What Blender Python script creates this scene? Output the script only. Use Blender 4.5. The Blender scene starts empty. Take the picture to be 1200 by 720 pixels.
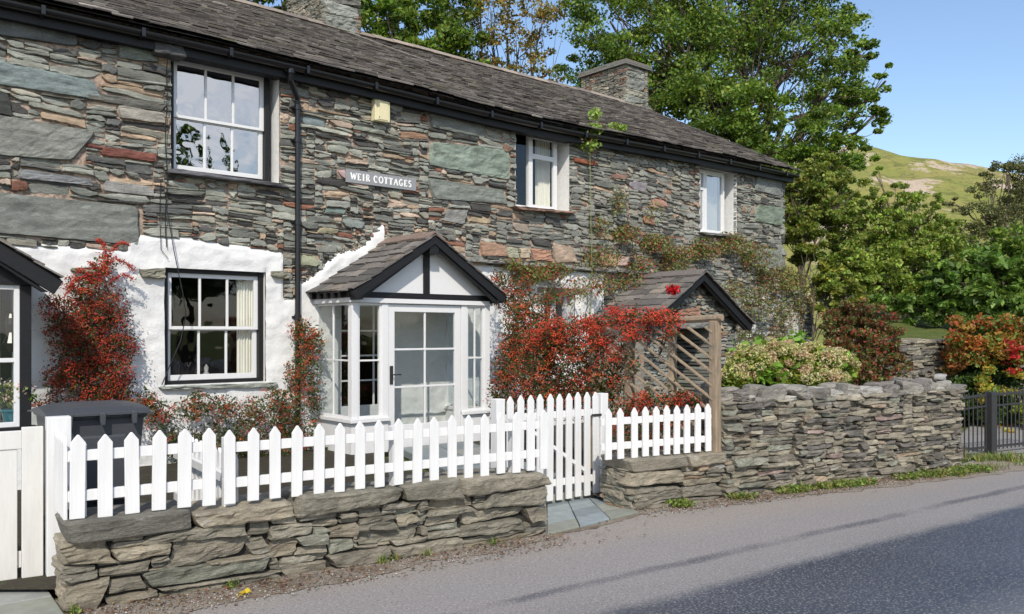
import bpy, math, random
import numpy as np
from mathutils import Vector, noise, Matrix
R = math.radians
random.seed(7); rng = np.random.default_rng(11)
S = bpy.context.scene; C = S.collection
# ---------------------------------------------------------------- camera / light
F = 1015.0; HY = 390.0; CH = 1.55
cam_d = bpy.data.cameras.new('camera'); cam = bpy.data.objects.new('camera', cam_d); C.objects.link(cam)
cam_d.sensor_width = 36; cam_d.lens = 36*F/1200; cam_d.shift_y = (HY-360)/1200
cam.location = (0, 0, CH); cam.rotation_euler = (R(90), 0, 0)
cam_d.clip_start = .05; cam_d.clip_end = 3000; S.camera = cam
S.render.resolution_x = 1024; S.render.resolution_y = 614
S.view_settings.view_transform = 'Standard'; S.view_settings.look = 'None'
S.view_settings.exposure = 0.34; S.view_settings.gamma = 1
SUN_AZ = R(177); SUN_EL = R(41)          # azimuth clockwise from +Y
sv = Vector((math.sin(SUN_AZ)*math.cos(SUN_EL), math.cos(SUN_AZ)*math.cos(SUN_EL), math.sin(SUN_EL)))
w = bpy.data.worlds.new('World'); S.world = w; w.use_nodes = True
nt = w.node_tree; nt.nodes.clear()
sky = nt.nodes.new('ShaderNodeTexSky'); sky.sky_type = 'NISHITA'; sky.sun_disc = False
sky.sun_elevation = SUN_EL; sky.sun_rotation = SUN_AZ; sky.air_density = 1.0; sky.dust_density = .7; sky.ozone_density = 2.2
bg = nt.nodes.new('ShaderNodeBackground'); bg.inputs['Strength'].default_value = .15
out = nt.nodes.new('ShaderNodeOutputWorld')
# thin cloud, the sky behind the photographer is partly clouded
tc = nt.nodes.new('ShaderNodeTexCoord'); nz = nt.nodes.new('ShaderNodeTexNoise'); nz.inputs['Scale'].default_value = 2.2; nz.inputs['Detail'].default_value = 7
mp = nt.nodes.new('ShaderNodeMapping'); mp.inputs['Scale'].default_value = (1, 1, 2.6)
nt.links.new(tc.outputs['Generated'], mp.inputs[0]); nt.links.new(mp.outputs[0], nz.inputs[0])
cr = nt.nodes.new('ShaderNodeMapRange'); cr.inputs[1].default_value = .49; cr.inputs[2].default_value = .60; cr.clamp = True
nt.links.new(nz.outputs[0], cr.inputs[0])
sp = nt.nodes.new('ShaderNodeSeparateXYZ'); nt.links.new(tc.outputs['Generated'], sp.inputs[0])
cy = nt.nodes.new('ShaderNodeMapRange'); cy.inputs[1].default_value = .35; cy.inputs[2].default_value = -.35; nt.links.new(sp.outputs[1], cy.inputs[0])
ml = nt.nodes.new('ShaderNodeMath'); ml.operation = 'MULTIPLY'; nt.links.new(cr.outputs[0], ml.inputs[0]); nt.links.new(cy.outputs[0], ml.inputs[1])
ml2 = nt.nodes.new('ShaderNodeMath'); ml2.operation = 'MULTIPLY'; ml2.inputs[1].default_value = .8; nt.links.new(ml.outputs[0], ml2.inputs[0])
mx = nt.nodes.new('ShaderNodeMix'); mx.data_type = 'RGBA'; nt.links.new(ml2.outputs[0], mx.inputs[0]); nt.links.new(sky.outputs[0], mx.inputs[6]); mx.inputs[7].default_value = (7.5, 7.6, 8.0, 1)
nt.links.new(mx.outputs[2], bg.inputs[0]); nt.links.new(bg.outputs[0], out.inputs[0])
sl = bpy.data.lights.new('sun', 'SUN'); sl.energy = 3.3; sl.angle = R(.6); sl.color = (1, .93, .82)
so = bpy.data.objects.new('sun', sl); C.objects.link(so); so.rotation_euler = (-sv).to_track_quat('-Z', 'Y').to_euler()
so.location = (5, -10, 20)

# ---------------------------------------------------------------- frames
UX, UY = .7553, .6554                      # along the house front
NX, NY = .6554, -.7553                     # out of the house front
D = 10.2
HOUSE = (-D*NX, -D*NY, 0); HROT = math.atan2(UY, UX)
def fz(px, wd=0):                          # depth Z of a pixel column on a plane wd in front of the facade
    a = (px-600)/F; return (D-wd)/(UX_k(a))
def UX_k(a): return .7553-.6554*a
def fs(px, wd=0):
    a = (px-600)/F; return fz(px, wd)*(a*.7553+.6554)
def fh(px, py, wd=0): return CH+(HY-py)*fz(px, wd)/F
def at(px, py, Z): return Vector(((px-600)/F*Z, Z, CH+(HY-py)*Z/F))
def gz(py, z=0): return (CH-z)*F/(py-HY)
def gp(px, py, z=0):
    Z = gz(py, z); return Vector(((px-600)/F*Z, Z, z))
def h2w(s, wd, h): return Vector((HOUSE[0]+UX*s+NX*wd, HOUSE[1]+UY*s+NY*wd, h))
def gsag(s): return -.09*math.exp(-((s-9.2)/3.2)**2)

# ---------------------------------------------------------------- object helpers
def tag(o, label=None, cat=None, group=None, kind=None):
    if label: o['label'] = label
    if cat: o['category'] = cat
    if group: o['group'] = group
    if kind: o['kind'] = kind
    return o
def thing(name, label, cat, loc=(0, 0, 0), rz=0, group=None):
    o = bpy.data.objects.new(name, None); C.objects.link(o); o.location = loc; o.rotation_euler = (0, 0, rz); o.empty_display_size = .2
    return tag(o, label, cat, group)
def link(name, me, mat, parent=None, loc=None):
    o = bpy.data.objects.new(name, me); C.objects.link(o)
    if mat is not None:
        me.materials.clear(); me.materials.append(mat)
    if parent: o.parent = parent
    if loc is not None: o.location = loc
    return o
def setcol(me, cols):
    a = me.attributes.new('Col', 'FLOAT_COLOR', 'FACE'); c = np.ones((len(me.polygons), 4), 'f'); c[:, :3] = cols
    a.data.foreach_set('color', c.ravel())
class MB:
    def __init__(s): s.v = []; s.f = []; s.c = []; s.col = (.5, .5, .5)
    def add(s, vs, fs, col=None):
        n = len(s.v); s.v.extend([tuple(v) for v in vs]); s.f.extend([tuple(i+n for i in f) for f in fs]); s.c.extend([col or s.col]*len(fs)); return s
    def box(s, x0, x1, y0, y1, z0, z1, col=None):
        v = [(x, y, z) for z in (z0, z1) for x, y in ((x0, y0), (x1, y0), (x1, y1), (x0, y1))]
        return s.add(v, [(3, 2, 1, 0), (4, 5, 6, 7), (0, 1, 5, 4), (1, 2, 6, 5), (2, 3, 7, 6), (3, 0, 4, 7)], col)
    def hexa(s, v, col=None): return s.add(v, [(3, 2, 1, 0), (4, 5, 6, 7), (0, 1, 5, 4), (1, 2, 6, 5), (2, 3, 7, 6), (3, 0, 4, 7)], col)
    def bar(s, a, b, w_, h_, up=(0, 0, 1), col=None):
        a = Vector(a); b = Vector(b); d = (b-a).normalized(); x = d.cross(Vector(up))
        if x.length < 1e-3: x = Vector((1, 0, 0))
        x.normalize(); y = x.cross(d).normalized(); x *= w_/2; y *= h_/2
        return s.hexa([a-x-y, a+x-y, a+x+y, a-x+y, b-x-y, b+x-y, b+x+y, b-x+y], col)
    def tube(s, pts, rad, n=6, col=None, cap=True):
        pts = [Vector(p) for p in pts]; m = len(pts); rr = rad if isinstance(rad, (list, tuple)) else [rad]*m
        vs = []; ref = Vector((.31, .22, .92))
        for i, p in enumerate(pts):
            d = (pts[min(i+1, m-1)]-pts[max(i-1, 0)]).normalized(); x = d.cross(ref)
            if x.length < .05: x = d.cross(Vector((1, 0, 0)))
            x.normalize(); y = d.cross(x)
            for k in range(n):
                t = 2*math.pi*k/n; vs.append(p+x*(rr[i]*math.cos(t))+y*(rr[i]*math.sin(t)))
        fs_ = [(i*n+k, i*n+(k+1) % n, (i+1)*n+(k+1) % n, (i+1)*n+k) for i in range(m-1) for k in range(n)]
        if cap: fs_ += [tuple(range(n))[::-1], tuple((m-1)*n+k for k in range(n))]
        return s.add(vs, fs_, col)
    def prism(s, poly, y0, y1, col=None):      # polygon in x,z extruded along y
        n = len(poly); v = [(x, y0, z) for x, z in poly]+[(x, y1, z) for x, z in poly]
        return s.add(v, [tuple(range(n)), tuple(range(2*n-1, n-1, -1))]+[(i, (i+n), (i+1) % n+n, (i+1) % n) for i in range(n)], col)
    def sheet(s, poly, z, col=None): return s.add([(p[0], p[1], z) for p in poly], [tuple(range(len(poly)))], col)
    def build(s, name, mat, parent=None, off=None, smooth=False, bevel=0, loc=None):
        v = np.array([tuple(p) for p in s.v], 'f')
        if off is not None: v = v-np.array(tuple(off), 'f')
        me = bpy.data.meshes.new(name); me.from_pydata(v.tolist(), [], s.f); setcol(me, np.array(s.c, 'f'))
        if smooth: me.polygons.foreach_set('use_smooth', [True]*len(me.polygons))
        o = link(name, me, mat, parent, loc)
        if bevel:
            b = o.modifiers.new('bevel', 'BEVEL'); b.width = bevel; b.segments = 2; b.limit_method = 'ANGLE'; b.angle_limit = R(40)
        return o
def single(mb, name, mat, origin, label, cat, group=None, kind=None, **k):
    o = mb.build(name, mat, None, off=origin, loc=origin, **k); return tag(o, label, cat, group, kind)

class Cloud:                                    # many small leaves in one mesh, numpy
    def __init__(s): s.V = []; s.Fc = []; s.K = []; s.n = 0
    def add(s, tv, tf, cen, sc, rot, col):
        tv = np.array(tv, 'f'); N = len(cen)
        if N == 0: return
        sc = np.asarray(sc, 'f'); sc = np.broadcast_to(sc.reshape(-1, 1) if sc.ndim == 1 else sc, (N, 3)) if sc.ndim else np.full((N, 3), float(sc))
        v = tv[None]*sc[:, None, :]; v = np.einsum('nij,nkj->nki', rot, v)+np.asarray(cen)[:, None, :]
        f = np.array(tf)[None]+(np.arange(N)*len(tv))[:, None, None]+s.n
        s.V.append(v.reshape(-1, 3)); s.Fc.append(f.reshape(-1, f.shape[2])); s.K.append(np.repeat(col, len(tf), 0)); s.n += N*len(tv)
    def build(s, name, mat, parent=None, off=(0, 0, 0)):
        v = (np.concatenate(s.V)-np.array(tuple(off))).astype('f'); f = np.concatenate(s.Fc).astype('i'); k = f.shape[1]
        me = bpy.data.meshes.new(name); me.vertices.add(len(v)); me.vertices.foreach_set('co', v.ravel())
        me.loops.add(f.size); me.loops.foreach_set('vertex_index', f.ravel())
        me.polygons.add(len(f)); me.polygons.foreach_set('loop_start', np.arange(len(f), dtype='i')*k)
        me.update(calc_edges=True); setcol(me, np.concatenate(s.K))
        return link(name, me, mat, parent)
def rrot(N, flat=0.0):                          # random rotations; flat>0 pulls the leaf normals upwards
    z = rng.normal(size=(N, 3)); z[:, 2] = z[:, 2]+flat*2; z /= np.linalg.norm(z, axis=1)[:, None]
    x = rng.normal(size=(N, 3)); x -= (x*z).sum(1)[:, None]*z; x /= np.linalg.norm(x, axis=1)[:, None]
    y = np.cross(z, x); return np.stack([x, y, z], 2)
LEAF = ([(-.5, 0, 0), (0, -.28, .06), (.5, 0, -.05), (0, .28, .06)], [(0, 1, 2, 3)])
BERRY = ([(.5, 0, 0), (-.5, 0, 0), (0, .5, 0), (0, -.5, 0), (0, 0, .5), (0, 0, -.5)], [(0, 2, 4), (2, 1, 4), (1, 3, 4), (3, 0, 4), (2, 0, 5), (1, 2, 5), (3, 1, 5), (0, 3, 5)])
def cols(N, base, var=.25, hue=.08):
    b = np.array(base)[rng.integers(0, len(base), N)] if isinstance(base[0], (tuple, list)) else np.tile(base, (N, 1))
    return np.clip(b*(1+var*rng.uniform(-1, 1, (N, 1)))*(1+hue*rng.uniform(-1, 1, (N, 3))), .003, 1)
def gauss_ball(c, r, N):                        # points filling an ellipsoid
    d = rng.normal(size=(N, 3)); d /= np.linalg.norm(d, axis=1)[:, None]; return np.array(tuple(c))+d*(rng.uniform(0, 1, (N, 1))**.5)*np.array(r)

# ---------------------------------------------------------------- materials
def mk(name):
    m = bpy.data.materials.new(name); m.use_nodes = True; t = m.node_tree; b = t.nodes['Principled BSDF']; return m, t, b
def N_(t, typ, **k):
    n = t.nodes.new(typ)
    for a, v in k.items():
        if a in ('ins',):
            for i, x in v.items(): n.inputs[i].default_value = x
        else: setattr(n, a, v)
    return n
def tex(t, scale, detail=6, rough=.6, mapscale=(1, 1, 1), typ='ShaderNodeTexNoise'):
    c = t.nodes.new('ShaderNodeTexCoord'); m = t.nodes.new('ShaderNodeMapping'); m.inputs['Scale'].default_value = mapscale
    t.links.new(c.outputs['Object'], m.inputs[0]); n = t.nodes.new(typ); n.inputs['Scale'].default_value = scale
    if typ == 'ShaderNodeTexNoise': n.inputs['Detail'].default_value = detail; n.inputs['Roughness'].default_value = rough
    t.links.new(m.outputs[0], n.inputs[0]); return n
def ramp(t, src, a, b, ca, cb):
    r = t.nodes.new('ShaderNodeMapRange'); r.inputs[1].default_value = a; r.inputs[2].default_value = b; r.inputs[3].default_value = ca; r.inputs[4].default_value = cb
    t.links.new(src, r.inputs[0]); return r.outputs[0]
def mix(t, fac, a, b, mode='MIX'):
    m = t.nodes.new('ShaderNodeMix'); m.data_type = 'RGBA'; m.blend_type = mode
    for i, x in ((0, fac), (6, a), (7, b)):
        if hasattr(x, 'links'): t.links.new(x, m.inputs[i])
        else: m.inputs[i].default_value = x if i == 0 else ((*x, 1) if len(x) == 3 else x)
    return m.outputs[2]
def bump(t, b, src, strength, dist=.02, prev=None):
    n = t.nodes.new('ShaderNodeBump'); n.inputs['Strength'].default_value = strength; n.inputs['Distance'].default_value = dist
    t.links.new(src, n.inputs['Height'])
    if prev: t.links.new(prev, n.inputs['Normal'])
    t.links.new(n.outputs[0], b.inputs['Normal']); return n.outputs[0]
def mul(t, colsock, facsock):
    v = t.nodes.new('ShaderNodeVectorMath'); v.operation = 'SCALE'; t.links.new(colsock, v.inputs[0]); t.links.new(facsock, v.inputs['Scale']); return v.outputs[0]
def attr(t): 
    a = t.nodes.new('ShaderNodeAttribute'); a.attribute_name = 'Col'; return a.outputs['Color']
def m_stone(name, strata=7, patch=(.42, .41, .36), pa=.6, pb=.75, bs=.6, stain=(.035, .035, .035), sa=.6, sb=.72):
    m, t, b = mk(name); base = attr(t)
    n1 = tex(t, 3.1, 8, .62, (1, 1, strata*.5)); n2 = tex(t, 22, 6, .7, (1, 1, strata)); n3 = tex(t, 90, 4, .7)
    c = mul(t, base, ramp(t, n1.outputs[0], .3, .7, .6, 1.4)); c = mul(t, c, ramp(t, n2.outputs[0], .3, .7, .72, 1.28))
    c = mul(t, c, ramp(t, n3.outputs[0], .3, .7, .8, 1.2))
    p = tex(t, 5.5, 9, .68, (1, 1, 1.4)); c = mix(t, ramp(t, p.outputs[0], pa, pb, 0, .75), c, patch)
    p2 = tex(t, 2.3, 9, .7, (1.3, 1.3, 1)); c = mix(t, ramp(t, p2.outputs[0], sa, sb, 0, .7), c, stain)
    t.links.new(c, b.inputs['Base Color']); b.inputs['Roughness'].default_value = .82; b.inputs['Specular IOR Level'].default_value = .35
    q = bump(t, b, n2.outputs[0], bs, .012); bump(t, b, n3.outputs[0], bs*.8, .004, q); return m
def m_attr(name, rough=.8, nscale=40, namp=.25, bs=.2, spec=.3, dist=.004, ms=(1, 1, 1), metal=0):
    m, t, b = mk(name); n = tex(t, nscale, 6, .65, ms)
    c = mul(t, attr(t), ramp(t, n.outputs[0], .25, .75, 1-namp, 1+namp)); t.links.new(c, b.inputs['Base Color'])
    b.inputs['Roughness'].default_value = rough; b.inputs['Specular IOR Level'].default_value = spec; b.inputs['Metallic'].default_value = metal
    if bs: bump(t, b, n.outputs[0], bs, dist)
    return m
def m_plain(name, col, rough=.6, nscale=30, namp=.12, bs=.15, dist=.003, spec=.4, ms=(1, 1, 1), dirt=None, da=.58, db=.72, ds=3.5):
    m, t, b = mk(name); n = tex(t, nscale, 6, .65, ms)
    k = t.nodes.new('ShaderNodeRGB'); k.outputs[0].default_value = (*col, 1)
    c = mul(t, k.outputs[0], ramp(t, n.outputs[0], .25, .75, 1-namp, 1+namp))
    if dirt: 
        d = tex(t, ds, 9, .7); c = mix(t, ramp(t, d.outputs[0], da, db, 0, .7), c, dirt)
    t.links.new(c, b.inputs['Base Color']); b.inputs['Roughness'].default_value = rough; b.inputs['Specular IOR Level'].default_value = spec
    if bs: bump(t, b, n.outputs[0], bs, dist)
    return m
def m_leaf(name, trans=.3, rough=.5, spec=.35):
    m, t, b = mk(name); c = attr(t); t.links.new(c, b.inputs['Base Color']); b.inputs['Roughness'].default_value = rough; b.inputs['Specular IOR Level'].default_value = spec
    tr = t.nodes.new('ShaderNodeBsdfTranslucent'); g = mix(t, .5, c, (1, 1, .25), 'MULTIPLY'); g2 = t.nodes.new('ShaderNodeVectorMath'); g2.operation = 'SCALE'; g2.inputs['Scale'].default_value = 1.8
    t.links.new(g, g2.inputs[0]); t.links.new(g2.outputs[0], tr.inputs[0])
    ms = t.nodes.new('ShaderNodeMixShader'); ms.inputs[0].default_value = trans; o = t.nodes['Material Output']
    t.links.new(b.outputs[0], ms.inputs[1]); t.links.new(tr.outputs[0], ms.inputs[2]); t.links.new(ms.outputs[0], o.inputs[0]); return m
def m_glass(name, ior=1.5, tint=(1, 1, 1), wob=.02, boost=1.0, film=0):
    m, t, b = mk(name); t.nodes.remove(b); o = t.nodes['Material Output']
    g = t.nodes.new('ShaderNodeBsdfGlossy'); g.inputs['Roughness'].default_value = .01; tr = t.nodes.new('ShaderNodeBsdfTransparent'); tr.inputs[0].default_value = (*tint, 1)
    lw = t.nodes.new('ShaderNodeLayerWeight'); lw.inputs[0].default_value = .5; pw_ = t.nodes.new('ShaderNodeMath'); pw_.operation = 'POWER'; pw_.inputs[1].default_value = 4.5; t.links.new(lw.outputs['Facing'], pw_.inputs[0]); f0 = ((ior-1)/(ior+1))**2*1.8
    fr = t.nodes.new('ShaderNodeMapRange'); fr.inputs[3].default_value = f0; t.links.new(pw_.outputs[0], fr.inputs[0])
    n = tex(t, 2.2, 2, .5); bm = t.nodes.new('ShaderNodeBump'); bm.inputs['Strength'].default_value = wob; bm.inputs['Distance'].default_value = .2
    t.links.new(n.outputs[0], bm.inputs['Height']); t.links.new(bm.outputs[0], g.inputs['Normal'])
    mu = t.nodes.new('ShaderNodeMath'); mu.operation = 'MULTIPLY'; mu.use_clamp = True; mu.inputs[1].default_value = boost; t.links.new(fr.outputs[0], mu.inputs[0])
    ms = t.nodes.new('ShaderNodeMixShader'); t.links.new(mu.outputs[0], ms.inputs[0]); t.links.new(tr.outputs[0], ms.inputs[1]); t.links.new(g.outputs[0], ms.inputs[2])
    t.links.new(ms.outputs[0], o.inputs[0]); return m
M = {}
M['slate_wall'] = m_stone('slate_wall', 8, (.34, .37, .32), .62, .80, .9, (.05, .045, .04), .60, .76)
M['dry_stone'] = m_stone('dry_stone', 6, (.42, .41, .37), .58, .72, 1.0, (.05, .046, .035), .54, .70)
M['mortar'] = m_plain('mortar', (.40, .30, .235), .95, 45, .35, .8, .01, .1, dirt=(.06, .055, .05), da=.47, db=.56, ds=7)
M['core'] = m_plain('wall_core', (.03, .028, .025), .95, 20, .3, .3)
M['whitewash'] = m_plain('whitewash', (.68, .68, .67), .85, 14, .05, .9, .012, .2, dirt=(.42, .41, .38), da=.64, db=.85, ds=3)
M['roof'] = m_attr('roof_slate', .8, 26, .35, .6, .25, .006)
M['black'] = m_plain('black_paint', (.008, .008, .010), .3, 30, .3, .15, .002, .5)
M['blackwood'] = m_plain('black_timber', (.008, .008, .009), .55, 12, .5, .3, .003, .4, (1, 1, 6), dirt=(.10, .095, .09), da=.70, db=.8, ds=14)
M['white'] = m_plain('white_gloss', (.68, .68, .68), .35, 20, .03, .05, .001, .5, dirt=(.55, .54, .5), da=.7, db=.9, ds=6)
M['fence'] = m_plain('fence_paint', (.66, .66, .655), .6, 9, .09, .6, .003, .3, (2.5, 2.5, .25), dirt=(.40, .41, .33), da=.58, db=.82, ds=7)
M['oldwhite'] = m_plain('weathered_white', (.60, .59, .56), .65, 12, .08, .4, .003, .3, (3, 3, .4), dirt=(.5, .42, .33), da=.62, db=.8, ds=6)
M['wood'] = m_plain('weathered_wood', (.26, .20, .14), .85, 10, .4, .7, .005, .2, (5, 5, .6), dirt=(.16, .15, .12), da=.5, db=.65, ds=6)
M['bark'] = m_plain('bark', (.11, .09, .07), .9, 14, .4, .6, .02, .2, (2, 2, .6))
M['stem'] = m_plain('stem', (.07, .05, .03), .8, 30, .3, .2)
M['greenstem'] = m_plain('green_stem', (.20, .24, .07), .6, 30, .2, .1)
M['leaf'] = m_leaf('leaf'); M['petal'] = m_leaf('petal', .2, .6); M['berry'] = m_attr('berry', .35, 20, .1, 0, .5)
M['glass'] = m_glass('window_glass', 1.55, (.9, .93, .92), .03, 1.0)
M['oldglass'] = m_glass('old_glass', 2.0, (.75, .78, .78), .05, 2.6)
M['midglass'] = m_glass('casement_glass', 1.7, (.85, .88, .88), .02, 1.6)
M['curtain'] = m_plain('curtain', (.80, .76, .68), .9, 4, .15, .1, spec=.1, ms=(8, 1, .2))
M['bin'] = m_plain('bin_plastic', (.05, .054, .062), .42, 60, .12, .15, .001, .45, dirt=(.13, .13, .13), da=.6, db=.8, ds=5)
M['box'] = m_plain('cream_plastic', (.66, .60, .38), .5, 20, .05, .05)
M['sign'] = m_plain('sign_slate', (.25, .26, .27), .7, 40, .1, .2)
M['letter'] = m_plain('sign_letter', (.85, .85, .83), .6, 40, .03, 0)
M['iron'] = m_plain('iron', (.03, .03, .032), .5, 40, .3, .3, dirt=(.12, .06, .03), da=.6, db=.75, ds=8)
M['lead'] = m_plain('lead', (.3, .29, .28), .6, 20, .3, .3)
M['tan'] = m_plain('sand_render', (.33, .30, .22), .9, 20, .2, .3)
M['interior'] = m_plain('interior', (.10, .09, .08), .9, 3, .1, 0)

# ================================================================ SETTING: ground, road, sky, hill
def ground_mat(name, layers, rough=.9, bs=.5, bscale=60, bd=.01, spec=.25):
    # layers: base colour then (scale, a, b, colour) mixes
    m, t, b = mk(name); k = t.nodes.new('ShaderNodeRGB'); k.outputs[0].default_value = (*layers[0], 1); c = k.outputs[0]
    for (sc, a, bb, co, det) in layers[1:]:
        n = tex(t, sc, det, .65); c = mix(t, ramp(t, n.outputs[0], a, bb, 0, 1), c, co)
    t.links.new(c, b.inputs['Base Color']); b.inputs['Roughness'].default_value = rough; b.inputs['Specular IOR Level'].default_value = spec
    n = tex(t, bscale, 5, .75); bump(t, b, n.outputs[0], bs, bd); return m, t, b
M['asphalt'], _, _ = ground_mat('asphalt', [(.24, .225, .215), (1.1, .42, .68, (.19, .18, .175), 8), (75, .5, .66, (.42, .40, .38), 3), (95, .56, .70, (.10, .10, .10), 3), (.35, .45, .7, (.27, .25, .23), 4)], .85, .6, 150, .006)
M['darkasphalt'], _, _ = ground_mat('dark_asphalt', [(.046, .049, .062), (70, .52, .64, (.15, .15, .155), 3), (90, .60, .70, (.34, .33, .31), 3), (.9, .5, .7, (.075, .075, .082), 6)], .36, .6, 60, .004, .6)  # blue in the base colour imitates sky gloss
M['seam'], _, _ = ground_mat('seam_asphalt', [(.10, .098, .105), (120, .48, .68, (.24, .23, .23), 3)], .7, .6, 140, .005)
M['verge'], _, _ = ground_mat('verge_grit', [(.27, .225, .18), (60, .45, .62, (.42, .37, .31), 4), (35, .56, .7, (.11, .075, .05), 5), (2, .5, .65, (.17, .12, .08), 6)], .95, 1, 70, .02)
def road_mat():
    m, t, b = mk('road'); co = t.nodes.new('ShaderNodeTexCoord').outputs['Object']
    def sd(P, Q, wob, ws):        # signed distance to the right of the line P-Q, wavering
        d = (Q-P).normalized(); n = Vector((d.y, -d.x, 0)); v = t.nodes.new('ShaderNodeVectorMath'); v.operation = 'DOT_PRODUCT'; t.links.new(co, v.inputs[0]); v.inputs[1].default_value = n
        nz = tex(t, ws, 5, .6); a = t.nodes.new('ShaderNodeMath'); a.operation = 'MULTIPLY_ADD'; t.links.new(nz.outputs[0], a.inputs[0]); a.inputs[1].default_value = wob
        b_ = t.nodes.new('ShaderNodeMath'); b_.operation = 'SUBTRACT'; t.links.new(v.outputs['Value'], b_.inputs[0]); b_.inputs[1].default_value = n.dot(P)+wob*.5; t.links.new(b_.outputs[0], a.inputs[2]); return a.outputs[0]
    def band_(src, c, w_, soft):  # 1 inside |src-c|<w
        a = t.nodes.new('ShaderNodeMath'); a.operation = 'SUBTRACT'; t.links.new(src, a.inputs[0]); a.inputs[1].default_value = c
        q = t.nodes.new('ShaderNodeMath'); q.operation = 'ABSOLUTE'; t.links.new(a.outputs[0], q.inputs[0]); return ramp(t, q.outputs[0], w_, w_+soft, 1, 0)
    def mm(a, b_):
        q = t.nodes.new('ShaderNodeMath'); q.operation = 'MULTIPLY'; t.links.new(a, q.inputs[0]); t.links.new(b_, q.inputs[1]); return q.outputs[0]
    k = t.nodes.new('ShaderNodeRGB'); k.outputs[0].default_value = (.215, .205, .198, 1); c = k.outputs[0]
    n0 = tex(t, .8, 8, .6, (.5, 1, 1)); c = mix(t, ramp(t, n0.outputs[0], .4, .65, 0, 1), c, (.165, .156, .152))
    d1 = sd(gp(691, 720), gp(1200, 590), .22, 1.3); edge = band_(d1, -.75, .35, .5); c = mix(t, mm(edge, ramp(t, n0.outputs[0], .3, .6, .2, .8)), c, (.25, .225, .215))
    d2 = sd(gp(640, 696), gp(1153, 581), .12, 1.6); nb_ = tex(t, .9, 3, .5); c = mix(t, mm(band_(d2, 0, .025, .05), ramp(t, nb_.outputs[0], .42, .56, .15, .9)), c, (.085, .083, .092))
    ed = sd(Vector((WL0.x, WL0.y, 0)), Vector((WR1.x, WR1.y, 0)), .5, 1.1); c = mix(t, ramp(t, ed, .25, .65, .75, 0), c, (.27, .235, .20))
    dark = ramp(t, d1, -.03, .10, 0, 1); nd = tex(t, 1.1, 8, .6, (.5, 1, 1)); dk = mix(t, ramp(t, nd.outputs[0], .35, .7, 0, 1), (.038, .044, .062), (.060, .067, .090))  # newer dark asphalt; its blue tint is painted in for reflected sky
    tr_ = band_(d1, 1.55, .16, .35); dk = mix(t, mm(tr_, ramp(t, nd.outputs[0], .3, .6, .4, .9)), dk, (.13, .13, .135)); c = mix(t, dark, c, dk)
    for sc, lo, hi, colr, am in ((70, .57, .66, (.46, .445, .42), .5), (38, .58, .68, (.36, .345, .325), .45), (60, .30, .43, (.03, .03, .032), -.55)):
        n = tex(t, sc, 2, .5); f = ramp(t, n.outputs[0], lo, hi, 0, am) if am > 0 else ramp(t, n.outputs[0], lo, hi, -am, 0); c = mix(t, f, c, colr)
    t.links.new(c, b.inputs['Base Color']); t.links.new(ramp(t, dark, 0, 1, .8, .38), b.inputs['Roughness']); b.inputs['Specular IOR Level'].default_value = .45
    n = tex(t, 80, 4, .7); bump(t, b, n.outputs[0], .55, .005); return m
M['soil'], _, _ = ground_mat('garden_soil', [(.05, .04, .03), (8, .5, .7, (.06, .08, .03), 6)], .95, 1, 20, .03)
M['grass'], _, _ = ground_mat('grass', [(.10, .14, .03), (3, .45, .65, (.16, .17, .05), 8), (20, .5, .7, (.06, .09, .02), 6)], .9, 1, 40, .04)
M['drive'], _, _ = ground_mat('drive', [(.22, .21, .20), (40, .5, .7, (.35, .33, .31), 4), (1.2, .55, .7, (.14, .13, .12), 6)], .9, .5, 60, .01)
M['flag'] = m_attr('flagstone', .7, 12, .2, .3, .3)
M['hill'], _, _ = ground_mat('fell', [(.22, .235, .055), (.03, .48, .66, (.30, .25, .09), 8), (.25, .5, .68, (.11, .13, .035), 8), (.09, .54, .58, (.46, .37, .28), 10), (.6, .56, .64, (.14, .12, .05), 6)], .95, .8, .6, 1.0)

g = MB(); g.sheet([(-700, -500), (900, -500), (900, 900), (-700, 900)], -.02)
single(g, 'ground', M['grass'], (0, 0, -.02), None, None, kind='structure')
# hillside beyond (polar-sampled height field)
g = MB(); na, nr = 110, 70
def ridge(az):
    px = 600+F*math.tan(az); xs = [-600, 200, 600, 900, 1020, 1060, 1110, 1165, 1260, 1500]; ys = [200, 190, 185, 172, 172, 181, 188, 200, 214, 230]
    return (HY-np.interp(px, xs, ys))/F
for i in range(na+1):
    az = R(-50)+R(92)*i/na
    for j in range(nr+1):
        r = 75+ (j/nr)**1.2*420; tt = min(1, max(0, (r-75)/205)); pr = tt*tt*(3-2*tt) if tt < 1 else 1-(r-280)/700
        p = Vector((r*math.sin(az), r*math.cos(az), 0)); Z = 280*math.cos(az)
        amp = ridge(az)*Z*.98; h = pr*amp
        h += min(1, tt*3)*(noise.fractal(p*.02, .9, 2.1, 5)*2.0+noise.fractal(p*.09+Vector((5, 5, 0)), .8, 2.2, 4)*.9)
        p.z = h+.0 if tt > 0 else -.5; g.v.append(tuple(p))
for i in range(na):
    for j in range(nr):
        a = i*(nr+1)+j; g.f.append((a, a+1, a+nr+2, a+nr+1)); g.c.append((.5, .5, .5))
single(g, 'hill', M['hill'], (0, 75, 0), None, None, kind='structure', smooth=True)

# wall lines (world x, y)
WL0 = Vector((-2.47, 4.777, 0)); WL1 = Vector((.281, 6.64, 0))
WR0 = Vector((.996, 7.49, 0)); WRm = Vector((1.98, 8.06, 0)); WR1 = Vector((5.13, 9.83, 0))
dL = (WL1-WL0).normalized(); nL = Vector((-dL.y, dL.x, 0))     # nL points back towards the house
dR = (WR1-WR0).normalized(); nR = Vector((-dR.y, dR.x, 0))
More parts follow.
